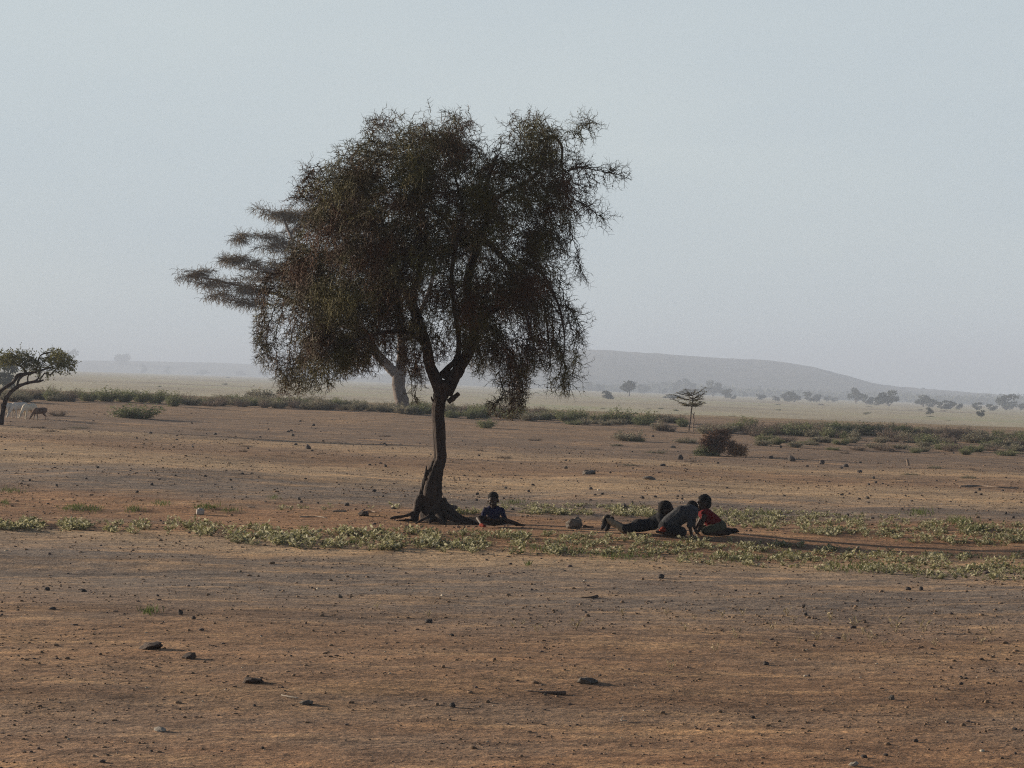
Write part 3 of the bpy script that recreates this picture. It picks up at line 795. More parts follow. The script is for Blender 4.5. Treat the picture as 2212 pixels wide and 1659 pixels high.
# ------------------------------------------------------------------ the sapling with a dead stem beside it
def sapling():
    b = P(1489, 933); D0 = b.y; mpd = D0 / F
    root = empty('acacia_sapling', b, 'thin young acacia with sparse flat crown above the brush heap', 'tree')
    rng = np.random.default_rng(23); tk = Geo(); tw = Geo(); lf = Geo()
    def limb(pts, ws, n=8, seed=0, g=None):
        return sweep(g or tk, [T(p[0], p[1], D0 + (p[2] if len(p) > 2 else 0)) for p in pts], [w * .5 * mpd for w in ws], n, .15, seed, 5)
    limb([(1488, 935), (1489, 922), (1492, 905), (1493, 890), (1495, 878), (1496, 868), (1497, 856)], [2.6, 2.4, 2.6, 2.8, 2.6, 2.4, 2.2], 9, 61)
    tips = [(1454, 852), (1453, 862), (1460, 848), (1472, 846), (1478, 874), (1480, 840, .6), (1470, 870, .5), (1510, 852), (1523, 838), (1527, 845), (1520, 851), (1516, 867), (1522, 870), (1505, 876), (1508, 862, -.6), (1500, 842, -.5), (1486, 850, -.7), (1465, 858, .7), (1518, 860, .6), (1490, 866, .8)]
    for i, t in enumerate(tips):
        z = t[2] if len(t) > 2 else rng.normal(0, .35)
        s = (1496, float(np.clip(t[1] + 10 + rng.uniform(-6, 9), 854, 877)))
        path = limb([s, ((s[0] + t[0]) / 2, (s[1] + t[1]) / 2 + 1.5, z * .5), (t[0], t[1], z)], [1.5, 1.1, .6], 6, 70 + i)
        k = rng.integers(3, len(path), 60)
        p = path[k] + rng.normal(0, .05, (60, 3)) * np.array([2.2, 1.6, .45])
        leaves(lf, p[:44], rng.normal(0, 1, (44, 3)) * np.array([1, 1, .35]), rng.uniform(.03, .07, 44), .028, rng)
        prisms(tw, path[k], p, .006, .003)
    tk.build('trunk', M['bark'], root, b, smooth_shade=True)
    tw.build('crown', M['acacia'], root, b)
    lf.build('leaves', M['left_acacia'], root, b)
    g = Geo()
    b2 = P(1497, 932)
    limb([(1497, 934), (1497, 920), (1499, 908), (1498, 900), (1499, 894), (1500, 891)], [2.3, 2.4, 3, 3, 2.6, 2.4], 9, 62, g)
    limb([(1499, 898), (1496, 894), (1494, 891)], [1.6, 1.3, 1], 6, 63, g)
    o = g.build('dead_stem', M['deadwood'], None, b2, b2, smooth_shade=True)
    tag(o, 'short leafless dead stem standing right beside the thin young acacia', 'dead stem')
sapling()

# ------------------------------------------------------------------ shrubs of the scrub belt
def shrub_mesh(kind, seed):
    """unit shrub: width 1, height 1, ragged with shoots; leaf-sized faces through its volume"""
    rng = np.random.default_rng(seed)
    lf, tw = Geo(), Geo()
    n = 70
    a = rng.uniform(0, 2 * math.pi, n); rr = rng.random(n) ** .6 * .22
    p = np.stack([np.cos(a) * rr, np.sin(a) * rr, np.zeros(n)], -1)
    lean = rng.uniform(.25, 1.25, n)
    d = np.stack([np.cos(a) * lean, np.sin(a) * lean, np.ones(n)], -1)
    hgt = rng.uniform(.55, 1.0, n) * np.where(rng.random(n) < .1, 1.15, 1)
    lobes = rng.uniform(.7, 1.15, 7)
    for k in range(6):
        L = hgt / 6 * lobes[(a / 2 / math.pi * 7).astype(int) % 7]
        dn = d / np.linalg.norm(d, axis=1, keepdims=True)
        q = p + dn * L[:, None] * np.array([.62, .62, 1.0])
        prisms(tw, p, q, .012 * (1 - k / 8), .011 * (1 - (k + 1) / 8))
        m = 3 if kind != 'brown' else 2
        for r in range(m + (k > 1)):
            leaves(lf, q + rng.normal(0, .035, (n, 3)), dn * .5 + rng.normal(0, .7, (n, 3)), rng.uniform(.05, .11, n), rng.uniform(.028, .05, n) * (.5 if kind == 'brown' else 1), rng)
        d = d + rng.normal(0, .22, (n, 3)); d[:, 2] = np.abs(d[:, 2]) * .97
        p = q
    return lf.mesh('shrub_leaves'), tw.mesh('shrub_stems')
SH = {}
for kind, mt in (('green', 'shrub_green'), ('dull', 'shrub_dull'), ('brown', 'shrub_brown')):
    for v in range(4):
        a, b_ = shrub_mesh(kind, 300 + v + len(kind) * 10)
        a.materials.append(M[mt]); b_.materials.append(M['shrub_brown'])
        SH[kind, v] = (a, b_)
_sr = np.random.default_rng(31)
def shrub(dx, base, w, h, kind, label=None, group=None, name='shrub'):
    g = P(dx, base); mpd = g.y / F
    o = empty(name, (g.x, g.y, g.z - .04), label or 'low ragged bush merged in the scrub belt along the rise', 'bush', group or ('bushes along the scrub belt' if label is None else None))
    sx, sz = w * mpd * 1.0, h * mpd * 1.05
    o.scale = (sx, sx, sz); o.rotation_euler = (0, 0, _sr.uniform(0, 6.28))
    a, b_ = SH[kind, int(_sr.integers(0, 4))]
    link('foliage', a, None, o); link('stems', b_, None, o)
    return o
named = [
 (190, 867, 52, 28, 'green', 'leftmost bush of the long bright green hedge-like thicket behind the goats'),
 (228, 867, 55, 31, 'green', 'second bush from the left in the long bright green thicket'),
 (266, 868, 58, 30, 'green', 'middle bush of the long bright green thicket'),
 (304, 869, 54, 31, 'green', 'tall bush near the right end of the long bright green thicket'),
 (336, 871, 46, 34, 'green', 'rightmost and tallest bush of the long bright green thicket'),
 (374, 878, 36, 34, 'green', 'upright green bush standing just off the right end of the long thicket'),
 (296, 904, 110, 34, 'green', 'wide sprawling low green bush in front of the long thicket'),
 (126, 899, 54, 18, 'brown', 'low grey-brown bush on bare ground right of the goats'),
 (107, 866, 26, 32, 'green', 'small domed green bush behind the crooked acacia and goats'),
 (560, 866, 62, 37, 'dull', 'round airy grey-green bush alone on the skyline left of the thorn tree'),
 (693, 886, 44, 30, 'dull', 'rounded dull bush under the left skirt of the thorn tree crown'),
 (1042, 904, 58, 33, 'green', 'dark green bush right of the trunk behind the thorn tree'),
 (1049, 925, 48, 26, 'green', 'low bright green bush in front of the dark bush right of the trunk'),
 (1108, 905, 62, 30, 'green', 'dark bush behind the hanging right spray of the thorn tree'),
 (1250, 911, 48, 31, 'green', 'leftmost bush of the dark row between thorn tree and sapling'),
 (1296, 912, 50, 26, 'green', 'second bush of the dark row between thorn tree and sapling'),
 (1330, 914, 62, 35, 'green', 'broad bush in the middle of the dark row left of the sapling'),
 (1364, 915, 44, 28, 'green', 'fourth bush of the dark row left of the sapling'),
 (1393, 918, 50, 36, 'green', 'tall spiky bush at the right end of the dark row left of the sapling'),
 (1475, 922, 26, 25, 'green', 'narrow upright bush right behind the thin sapling stem'),
 (1356, 953, 66, 27, 'dull', 'grey brown-tinged bush on the stony flat left of the sapling'),
 (1374, 954, 40, 14, 'green', 'low green bush at the foot of the grey bush left of the sapling'),
 (1484, 957, 48, 16, 'dull', 'low bush on the ground just below the sapling'),
 (1615, 928, 46, 31, 'green', 'dark bush on the skyline above the brush heap'),
 (1665, 936, 62, 30, 'brown', 'brown twiggy bush right of the brush heap on the skyline'),
 (1726, 939, 74, 32, 'green', 'wide dark green bush right of the brown twiggy bush'),
 (1789, 946, 34, 26, 'green', 'small green bush between two wider bushes right of the brush heap'),
 (1876, 940, 54, 29, 'green', 'green bush topping the rise at right, left one of a pair'),
 (1944, 944, 56, 30, 'green', 'green bush topping the rise at right, right one of a pair'),
 (2060, 950, 62, 29, 'brown', 'brown-grey thorny bush near the right edge on the rise'),
 (2108, 957, 64, 29, 'dull', 'dull bush between the brown thorny bush and the right edge'),
 (2192, 959, 58, 29, 'green', 'dark green bush cut by the right edge of the view'),
 (2192, 974, 36, 17, 'green', 'small vivid green bush below the dark bush at the right edge'),
 (1979, 979, 26, 14, 'green', 'tiny yellow-green bush on bare ground below the pair of bushes'),
]
for dx, by, w, h, kd, lab in named:
    shrub(dx, by, w, h, kd, lab)
generic = []
for dx in range(-10, 180, 17): generic.append((dx + _sr.uniform(-6, 6), 863 + _sr.uniform(-3, 5), _sr.uniform(30, 50), _sr.uniform(20, 32), _sr.choice(['dull', 'dull', 'brown'])))
for dx in range(395, 860, 13): generic.append((dx + _sr.uniform(-8, 8), 872 + (dx - 395) * .034 + _sr.uniform(-4, 4), _sr.uniform(28, 50), _sr.uniform(16, 28), _sr.choice(['green', 'dull', 'brown', 'dull'])))
for dx in range(880, 1240, 17): generic.append((dx + _sr.uniform(-8, 8), 893 + (dx - 880) * .042 + _sr.uniform(-3, 6), _sr.uniform(30, 56), _sr.uniform(20, 34), _sr.choice(['green', 'dull', 'green'])))
for dx in range(1240, 1420, 26): generic.append((dx + _sr.uniform(-8, 8), 914 + _sr.uniform(0, 6), _sr.uniform(30, 50), _sr.uniform(12, 20), _sr.choice(['green', 'dull'])))
for dx in range(1420, 2230, 11): generic.append((dx + _sr.uniform(-8, 8), 922 + (dx - 1420) * .040 + _sr.uniform(-4, 14), _sr.uniform(28, 60), _sr.uniform(16, 28), _sr.choice(['green', 'dull', 'brown', 'dull', 'brown'])))
for dx in range(1640, 2230, 17): generic.append((dx + _sr.uniform(-12, 12), 952 + (dx - 1680) * .038 + _sr.uniform(-8, 16), _sr.uniform(26, 56), _sr.uniform(10, 22), _sr.choice(['dull', 'brown', 'brown', 'dull', 'green'])))
for dx in range(-10, 2230, 13):
    if mnoise.noise(Vector((dx * .013, 3.3, 0))) < -.08: continue
    base_ = np.interp(dx, [0, 180, 400, 860, 1240, 1420, 1700, 2212], [858, 860, 864, 880, 898, 910, 924, 944])
    generic.append((dx + _sr.uniform(-8, 8), base_ + _sr.uniform(-3, 3), _sr.uniform(24, 46), _sr.uniform(12, 22), _sr.choice(['green', 'dull', 'dull', 'brown'])))
for dx, by, w, h, kd in generic:
    if abs(dx - 1492) < w * .5 + 12 and by > 918: continue
    shrub(dx, by, w, h, kd)
for i in range(34):
    dx = _sr.uniform(0, 2212); by = 905 + dx * .036 + _sr.uniform(0, 60)
    shrub(dx, by, _sr.uniform(16, 46), _sr.uniform(5, 11), _sr.choice(['brown', 'brown', 'dull']), 'flat dry tuft bush on the stony ground before the scrub belt', 'dry tufts on the stony ground', name='dry_tuft')

# ------------------------------------------------------------------ trees far out on the plain
def far_tree_mesh(seed, trunk_frac):
    rng = np.random.default_rng(seed); lf = Geo(); tk = Geo()
    nl = rng.integers(5, 9)
    cs = np.stack([rng.normal(0, .2, nl), rng.normal(0, .2, nl), trunk_frac + rng.uniform(.12, 1 - trunk_frac - .14, nl)], -1)
    for c in cs:
        n = 110
        u = rng.normal(0, 1, (n, 3)); u /= np.linalg.norm(u, axis=1, keepdims=True)
        p = c + u * rng.random((n, 1)) ** .4 * np.array([.24, .24, .17]) * rng.uniform(.7, 1.1)
        leaves(lf, p, u + rng.normal(0, .6, (n, 3)), rng.uniform(.07, .15, n), rng.uniform(.05, .09, n), rng)
    sweep(tk, [(0, 0, -.05), (.02, 0, trunk_frac * .6), (-.01, 0, trunk_frac + .2)], [.045, .035, .02], 8, 0)
    for k in range(4):
        a = rng.uniform(0, 6.28)
        sweep(tk, [(0, 0, trunk_frac * .8), (.12 * math.cos(a), .12 * math.sin(a), trunk_frac + .12), (.26 * math.cos(a), .26 * math.sin(a), trunk_frac + .3)], [.025, .018, .008], 6, 0, 0, 3)
    a, b_ = lf.mesh('far_crown'), tk.mesh('far_trunk')
    a.materials.append(M['far_leaf']); b_.materials.append(M['pale_bark'])
    return a, b_
FT = {(f, v): far_tree_mesh(500 + v + int(f * 100), f) for f in (.05, .32) for v in range(4)}
_fr = np.random.default_rng(41)
def far_tree(dx, base, w, h, stem=False, label=None, dist=None):
    if dist is None:
        g = P(dx, base)
        y = min(max(g.y, 500), 1900)
    else: y = dist
    x = (dx - CX) / F * y
    z = CAM_Z - (base - CY) / F * y
    mpd = y / F
    zg = float(ground_z(x, y))
    o = empty('plain_tree', (x, y, zg - .05), label or 'faint dusty tree blurred by haze among the scattered trees far out on the plain', 'tree', None if label else 'hazy trees scattered far out on the plain')
    hh = (h * mpd + (z - zg)) if z > zg else h * mpd
    o.scale = (w * mpd * 1.15, w * mpd * 1.15, max(hh, .5 * h * mpd) * (1.12 if y < 2500 else .9))
    o.rotation_euler = (0, 0, _fr.uniform(0, 6.28))
    a, b_ = FT[.32 if stem else .05, int(_fr.integers(0, 4))]
    link('crown', a, None, o); link('trunk', b_, None, o)
for args in [
 (1272, 844, 14, 18), (1297, 845, 18, 14), (1359, 856, 36, 33, True, 'hazy tree with a visible stem and rounded crown, left of the sapling on the plain'), (1393, 850, 22, 18),
 (1424, 848, 5, 9), (1436, 850, 12, 10), (1462, 850, 19, 26, False, 'hazy narrow tree touching the left tip of the sapling crown'), (1487, 850, 26, 28, False, 'hazy peaked tree right behind the sapling crown'),
 (1540, 857, 28, 30, False, 'large hazy rounded tree just right of the sapling crown'), (1568, 861, 24, 20), (1580, 862, 14, 10), (1610, 858, 13, 12), (1312, 862, 26, 16), (1452, 863, 30, 10),
 (1705, 866, 28, 18), (1716, 868, 30, 18), (1750, 868, 32, 19), (1785, 868, 12, 12), (1800, 868, 16, 9), (1848, 872, 26, 30, False, 'dark tall tree of a trio far out on the right of the plain'),
 (1872, 874, 22, 20, False, 'small round tree in the middle of the far trio at right'), (1920, 878, 36, 30, False, 'wide dark tree, right one of the far trio'), (1898, 876, 22, 18),
 (1995, 879, 34, 22), (2014, 880, 22, 18), (2034, 884, 24, 14), (2053, 884, 22, 18), (2073, 885, 16, 14), (2109, 886, 18, 16), (2172, 886, 38, 32, False, 'big dark domed tree far off near the right edge'),
 (2205, 886, 18, 14), (2010, 895, 14, 14), (2120, 902, 16, 14), (1645, 864, 20, 12), (1675, 866, 16, 10), (2140, 887, 22, 13)]:
    far_tree(*args)
for i in range(20):
    dx = _fr.uniform(1235, 2212) if i < 17 else _fr.uniform(180, 560)
    y0_ = 852 + (dx - 1235) * .034 if dx > 1000 else 806 + (dx - 180) * .02
    g_ = P(dx, y0_ + 4 + _fr.random() ** 1.5 * 34)
    m_ = g_.y / F
    o_ = empty('plain_bush', (g_.x, g_.y, g_.z - .1), 'small hazy bush dotted on the pale grassy plain', 'bush', 'bushes dotted on the plain')
    o_.scale = (_fr.uniform(8, 20) * m_, _fr.uniform(8, 16) * m_, _fr.uniform(3, 6) * m_); o_.rotation_euler = (0, 0, _fr.uniform(0, 6.28))
    a_, c_ = SH[('dull', 'green', 'brown')[i % 3], i % 4]
    link('foliage', a_, None, o_); link('stems', c_, None, o_)
far_tree(265, 836, 34, 44, True, 'ghostly pale dust-veiled tree with a stem behind the bright green thicket', 3900)
far_tree(147, 812, 26, 54, False, 'pale dust-veiled tree crown peeping out behind the crooked acacia', 3200)
for dx, b_, w, h in [(312, 800, 12, 16), (360, 806, 12, 16), (440, 808, 26, 10), (520, 810, 22, 10), (570, 808, 18, 12)]:
    far_tree(dx, b_, w, h, False, None, 3300)
far_tree(14, 870, 46, 70, False, 'grey-green leafy tree beyond the crooked acacia, cut by the left edge', 260)
for dx, y_ in [(1976, 842), (1994, 842), (2074, 852), (2150, 856), (2240, 860), (1700, 786), (1560, 775), (1420, 765)]:
    d = 3000; mpd = d / F
    o = empty('hill_tree', T(dx, y_ + 2, d), 'tiny faint tree on the skyline of the far hill', 'tree', 'trees on the hill crest')
    s_ = (7 if y_ > 800 else 3) * mpd
    o.scale = (s_ * 1.7, s_ * 1.7, s_)
    a, b_ = FT[.05, 1]
    link('crown', a, None, o); link('trunk', b_, None, o)

def far_woodland():
    """the hazy belt of bush and trees along the far edge of the plain, one mass"""
    rng = np.random.default_rng(44); lf = Geo()
    n = 2600
    dx = rng.uniform(1230, 2260, n); y = rng.uniform(2000, 2750, n)
    x = (dx - CX) / F * y
    h = np.array([6 + 7 * mnoise.noise(Vector((a * .011, b * .004, 2))) for a, b in zip(x, y)]).clip(1.2, 12)
    for k in range(7):
        p = np.stack([x + rng.normal(0, 3.5, n), y + rng.normal(0, 3, n), ground_z(x, y) + h * rng.uniform(0, 1, n)], -1)
        leaves(lf, p, rng.normal(0, 1, (n, 3)), rng.uniform(2, 4.5, n), rng.uniform(1.2, 2.6, n), rng)
    tag(lf.build('far_woodland', M['far_leaf']), kind='stuff')
far_woodland()

# ------------------------------------------------------------------ heap of cut thorn brush
def brush_heap():
    b = P(1556, 985); D0 = b.y; mpd = D0 / F
    root = empty('brush_heap', b, 'dark heap of cut thorn brush on bare ground below the sapling', 'brush heap')
    rng = np.random.default_rng(51)
    for name, blobs, mt, lab in (('thorn_brush', [(1557, 941, 13, 5, 420), (1531, 954, 11, 6, 330), (1553, 957, 16, 7, 400), (1547, 969, 13, 6, 260), (1594, 974, 15, 5, 380), (1578, 963, 8, 4, 120)], 'brush', None),
                                 ('green_growth', [(1516, 976, 10, 4, 130), (1538, 979, 9, 3, 90)], 'shrub_green', 'grey-green weeds growing at the left foot of the heap')):
        tw, lf = Geo(), Geo()
        for cx, cy, rx, ry, n in blobs:
            c = np.array(T(cx, cy, D0 + rng.uniform(-.3, .3)))
            u = rng.normal(0, 1, (n, 3)); u /= np.linalg.norm(u, axis=1, keepdims=True)
            p = c + u * rng.random((n, 1)) ** .5 * np.array([rx, rx * .9, ry]) * mpd
            d = u + rng.normal(0, .8, (n, 3))
            for k in range(4):
                d /= np.linalg.norm(d, axis=1, keepdims=True)
                q = p + d * rng.uniform(.03, .10, (n, 1)); q[:, 2] = np.maximum(q[:, 2], b.z + .02)
                prisms(tw, p, q, .007, .005)
                o = rng.normal(0, 1, (n, 3)); prisms(tw, q, q + o * .03, .004, .001)
                m_ = n // 3; leaves(lf, q[:m_], rng.normal(0, 1, (m_, 3)), rng.uniform(.03, .06, m_), rng.uniform(.015, .03, m_), rng)
                p = q; d = d + rng.normal(0, .6, (n, 3))
        v = link(name, Geo().add(np.concatenate(tw.V), np.concatenate([t for t in tw.Q])).add(np.concatenate(lf.V), np.concatenate(lf.Q)).mesh(name, b), M[mt], root)
        if lab: v['label'] = lab
brush_heap()

# ------------------------------------------------------------------ stones, clods, sticks
def stone_mesh(seed, sub=3, flat=.6, rough=.35, mat='stone'):
    bm = bmesh.new()
    bmesh.ops.create_icosphere(bm, subdivisions=sub, radius=.5)
    o = Vector((seed * 3.7, seed * 1.3, 0))
    for v in bm.verts:
        n = v.co.normalized()
        f = 1 + rough * mnoise.noise(n * 1.6 + o) + rough * .5 * mnoise.noise(n * 4 + o)
        v.co = n * .5 * f
        # broken faces
        for k in range(5):
            pn = Vector((math.sin(seed + k * 2.1), math.cos(seed * 1.7 + k * 1.3), math.sin(k * 1.9 + seed * .6))).normalized()
            h = v.co.dot(pn) - .40
            if h > 0: v.co -= pn * h * .85
        v.co.z *= flat
    zmin = min(v.co.z for v in bm.verts)
    for v in bm.verts: v.co.z -= zmin * .8
    me = bpy.data.meshes.new('stone'); bm.to_mesh(me); bm.free()
    me.materials.append(M[mat])
    return me
ST = {m: [stone_mesh(s + i * 10, 2 if m == 'stone' else 3, f, .4, m) for i, (s, f) in enumerate(((1, .7), (2, .5), (3, .85), (4, .6), (5, .75)))] for m in ('stone', 'grey_stone', 'pale_stone', 'clod')}
_st = np.random.default_rng(61)
def stone(dx, base, w, h=None, mat='stone', label=None, name='stone', group=None, cat='stone', depth_k=1.0):
    g = P(dx, base); mpd = g.y / F
    o = link(name, ST[mat][int(_st.integers(0, 5))], None, None, (g.x, g.y + w * mpd * .4, g.z - .22 * (h or w * .62) * mpd))
    hh = (h or w * .62) * mpd * 1.2
    o.scale = (w * mpd, w * mpd * _st.uniform(.7, 1.1) * depth_k, hh / .62)
    o.rotation_euler = (_st.normal(0, .1), _st.normal(0, .1), _st.uniform(-.6, .6) + (math.pi if _st.random() < .5 else 0))
    return tag(o, label, cat, group)
for a in [
 (1241, 1143, 36, 19, 'grey_stone', 'squarish brown-grey boulder in the shade strip left of the lying child'),
 (1402, 1036, 27, 11, 'grey_stone', 'flat pale-edged slab with rounded end on the sandy track behind the children'),
 (1274, 1025, 28, 8, 'grey_stone', 'long low grey rock on the sandy track above the boulder'),
 (1470, 993, 13, 13, 'stone', 'upright dark block left of the brush heap'),
 (1432, 1007, 15, 9, 'stone', 'low dark rock below and left of the brush heap'),
 (1665, 991, 12, 7, 'stone', 'first dark rock right of the brush heap, small and low'),
 (1711, 997, 17, 13, 'stone', 'biggest dark rock in the row right of the brush heap'),
 (1776, 1003, 12, 10, 'stone', 'dark round rock in the middle of the row right of the brush heap'),
 (1828, 1009, 14, 12, 'stone', 'last squarish dark rock of the row right of the brush heap'),
 (1858, 1021, 12, 7, 'stone', 'small dark rock just past the row right of the brush heap'),
 (1818, 1012, 9, 5, 'stone', 'tiny dark rock tucked against the last rock of the row'),
 (665, 970, 13, 9, 'stone', 'dark rock alone on the stony flat left of the trunk'),
 (325, 1404, 54, 12, 'clod', 'wide flat crumbled dung clod on the foreground at left'),
 (408, 1424, 29, 15, 'clod', 'dark lumpy clod right of the flat crumbled clod'),
 (545, 1477, 42, 11, 'clod', 'low dark mound of earth on the foreground'),
 (660, 1524, 34, 11, 'grey_stone', 'smooth grey domed stone half sunk in foreground soil'),
 (925, 1346, 17, 9, 'stone', 'rounded dark stone on the brown flat below the weed band'),
 (975, 1374, 12, 8, 'stone', 'small dark stone near the rounded one below the weed band'),
 (978, 1529, 14, 11, 'stone', 'upright dark pebble on the central foreground'),
 (1268, 1478, 46, 15, 'grey_stone', 'long grey loaf-shaped rock on the central foreground'),
 (390, 1328, 11, 10, 'stone', 'round black stone on the left below the weed band'),
 (100, 1276, 14, 8, 'stone', 'dark stone near the left edge below the weeds'),
 (178, 1279, 16, 8, 'stone', 'dark flat stone right of the one near the left edge'),
 (112, 1317, 17, 9, 'stone', 'larger dark stone at the left, below two smaller ones'),
 (1428, 1250, 16, 10, 'stone', 'dark angular stone just below the weed band edge'),
 (1655, 1437, 13, 8, 'stone', 'purple-brown stone on the right foreground'),
 (1927, 1512, 13, 12, 'grey_stone', 'grey peaked stone on the orange soil at right'),
 (2077, 1480, 11, 7, 'stone', 'small dark stone on the orange soil near the right edge'),
 (1990, 1276, 11, 9, 'stone', 'dark stone below the weed band far right'),
 (1962, 1275, 14, 7, 'stone', 'flat dark stone beside another below the weed band far right'),
 (1740, 1330, 9, 6, 'stone', 'tiny dark stone on grey crust right of centre'),
 (345, 1582, 30, 9, 'pale_stone', 'pale lumpy stone at lower left foreground'),
 (734, 1292, 11, 5, 'grey_stone', 'small pale-topped stone below the weed band left of the trunk'),
 (1348, 1100, 19, 10, 'stone', 'dark stone on grey gravel behind the lying child'),
 (1627, 1553, 12, 6, 'stone', 'dark flat stone on a light dust streak'),
 (1979, 1604, 13, 9, 'stone', 'reddish-dark stone near the lower right'),
 (1868, 1638, 16, 7, 'stone', 'dark stone at the bottom edge right of centre'),
 (1914, 1634, 12, 6, 'stone', 'dark stone right beside another at the bottom edge'),
 (2193, 1577, 13, 6, 'stone', 'flat dark stone against the right edge of the foreground'),
 (1845, 1656, 22, 7, 'pale_stone', 'pale chalky stone at the bottom edge'),
 (785, 1115, 22, 9, 'clod', 'dark lump lying left of the trunk foot'),
 (850, 1100, 13, 8, 'stone', 'dark stone between grey gravel and the trunk foot')]:
    stone(a[0], a[1], a[2], a[3], a[4], a[5], cat='clod' if a[4] == 'clod' else 'stone', name='earth_clod' if a[4] == 'clod' else 'stone')
zones = [
 (190, (0, 2212), 40, 90, (3.5, 9), 'small dark stone scattered on the grey gravel strip behind the trees shade', 'stones on the grey gravel strip'),
 (130, (0, 2212), 108, 160, (4, 9), 'small dark stone on the stony ground between track and scrub', 'stones beyond the sandy track'),
 (85, (0, 2212), 380, 720, (3, 8), 'small dark loose stone strewn on the bare brown foreground', 'stones strewn over the foreground')]
def corr(dx): return (dx - CX) * .034
for n, (xa, xb), ya, yb, (wa, wb), lab, grp in zones:
    for i in range(n):
        dx = _st.uniform(xa, xb)
        if ya == 40: base = 1050 + corr(dx) * .9 + _st.uniform(-16, 56)
        elif ya == 108: base = 940 + corr(dx) + _st.uniform(-14, 95)
        else: base = 1235 + corr(dx) * .6 + _st.random() ** 1.6 * 420
        if mnoise.noise(Vector((dx * .012, base * .05, ya))) < -.05 and _st.random() < .75: continue
        w = (wa + (wb - wa) * _st.random() ** 1.8) * (1.0 if _st.random() < .88 else 1.4)
        stone(dx, base, w, w * _st.uniform(.45, .75), 'stone' if _st.random() < .8 else 'grey_stone', lab, group=grp)

def gravel(name, n, size, seed, mat, ya, yb, pw, clump):
    """countless tiny stones and crumbs of earth as one scatter"""
    rng = np.random.default_rng(seed)
    t = (1 + 5 ** .5) / 2
    ico = np.array([(-1, t, 0), (1, t, 0), (-1, -t, 0), (1, -t, 0), (0, -1, t), (0, 1, t), (0, -1, -t), (0, 1, -t), (t, 0, -1), (t, 0, 1), (-t, 0, -1), (-t, 0, 1)], float) / 1.9 * .5
    tri = np.array([(0, 11, 5), (0, 5, 1), (0, 1, 7), (0, 7, 10), (0, 10, 11), (1, 5, 9), (5, 11, 4), (11, 10, 2), (10, 7, 6), (7, 1, 8), (3, 9, 4), (3, 4, 2), (3, 2, 6), (3, 6, 8), (3, 8, 9), (4, 9, 5), (2, 4, 11), (6, 2, 10), (8, 6, 7), (9, 8, 1)])
    y = ya * (yb / ya) ** (rng.random(n * 3) ** pw)
    x = rng.uniform(-1, 1, n * 3) * (y * .27 + 3)
    q = np.array([mnoise.noise(Vector((a * .35, b * .22, seed))) + .5 * mnoise.noise(Vector((a * 1.3, b * .8, seed))) for a, b in zip(x, y)])
    k = rng.random(n * 3) < np.clip(.4 + clump * q, .02, 1)
    x, y = x[k][:n], y[k][:n]; n = len(x)
    s = size * rng.lognormal(0, .45, n) * np.clip((y / 30.0) ** .45, .7, 2.2)
    sc = np.stack([s * rng.uniform(.8, 1.6, n), s * rng.uniform(.7, 1.2, n), s * rng.uniform(.35, .8, n)], -1)
    a = rng.uniform(0, 6.28, n)
    J = ico[None] * (1 + rng.uniform(-.28, .28, (n, 12, 1))) * sc[:, None]
    V = np.stack([J[..., 0] * np.cos(a)[:, None] - J[..., 1] * np.sin(a)[:, None] + x[:, None],
                  J[..., 0] * np.sin(a)[:, None] + J[..., 1] * np.cos(a)[:, None] + y[:, None],
                  J[..., 2] + (ground_z(x, y) + sc[:, 2] * .18)[:, None]], -1)
    o = Geo().add(V.reshape(-1, 3), None, (tri[None] + (np.arange(n) * 12)[:, None, None]).reshape(-1, 3)).build(name, M[mat])
    tag(o, kind='stuff')
M['crumb'] = mat_noise('soil_crumbs', [(.35, (.11, .07, .044)), (.65, (.22, .14, .085))], scale=1.5, rough=.95)
M['grit'] = mat_noise('dark_grit', [(.35, (.05, .038, .033)), (.65, (.14, .10, .085))], scale=2.5, rough=.95)
M['litter'] = mat_noise('pale_grit', [(.35, (.30, .24, .17)), (.65, (.50, .43, .33))], scale=2.5, rough=.95)
gravel('soil_crumbs', 27000, .017, 71, 'crumb', 10.5, 75, .8, .9)
gravel('dark_gravel', 5500, .019, 72, 'grit', 10.5, 110, .75, 1.2)
gravel('pale_gravel', 1500, .013, 73, 'litter', 10.5, 60, .8, .6)

def stick(pts, ws, label, mat='deadwood', name='stick', seed=0, cat='stick'):
    g = P(pts[0][0], pts[0][1])
    ps = []
    for p in pts:
        q = P(p[0], p[1]); ps.append(q + Vector((0, 0, p[2] if len(p) > 2 else .012)))
    mpd = g.y / F
    o = sweep_obj = Geo(); sweep(sweep_obj, ps, [w * .5 * mpd for w in ws], 8, .25, seed, 4)
    return tag(o.build(name, M[mat], None, g, g, smooth_shade=True), label, cat)
stick([(1135, 1496), (1160, 1498), (1182, 1500), (1222, 1501)], [2.5, 4, 6, 9], 'short dark knobbly stick on the central foreground below the loaf rock', 'clod', seed=1)
stick([(608, 1505), (626, 1509), (644, 1512)], [2, 3, 2.5], 'thin pale peeled stick left of the domed grey stone', 'pale_stone', seed=2)
stick([(1255, 1293), (1272, 1293), (1290, 1291)], [2, 4, 8], 'small dark root piece on the brown flat below the weeds', 'clod', seed=3)
stick([(718, 1106), (735, 1106), (748, 1106)], [4, 6, 5], 'short log piece left of the trunk foot', 'deadwood', seed=4)
stick([(786, 1107), (800, 1106), (812, 1108)], [3, 2.4, 2], 'bent twig left of the roots', 'deadwood', seed=5)
stick([(648, 1118), (680, 1117), (706, 1120)], [2.4, 2, 1.6], 'pale thin branch lying far left of the roots', 'pale_stone', seed=6)
stick([(536, 1097), (550, 1097)], [2.4, 2.4], 'short white peeled stick near the pale block', 'white', seed=7)
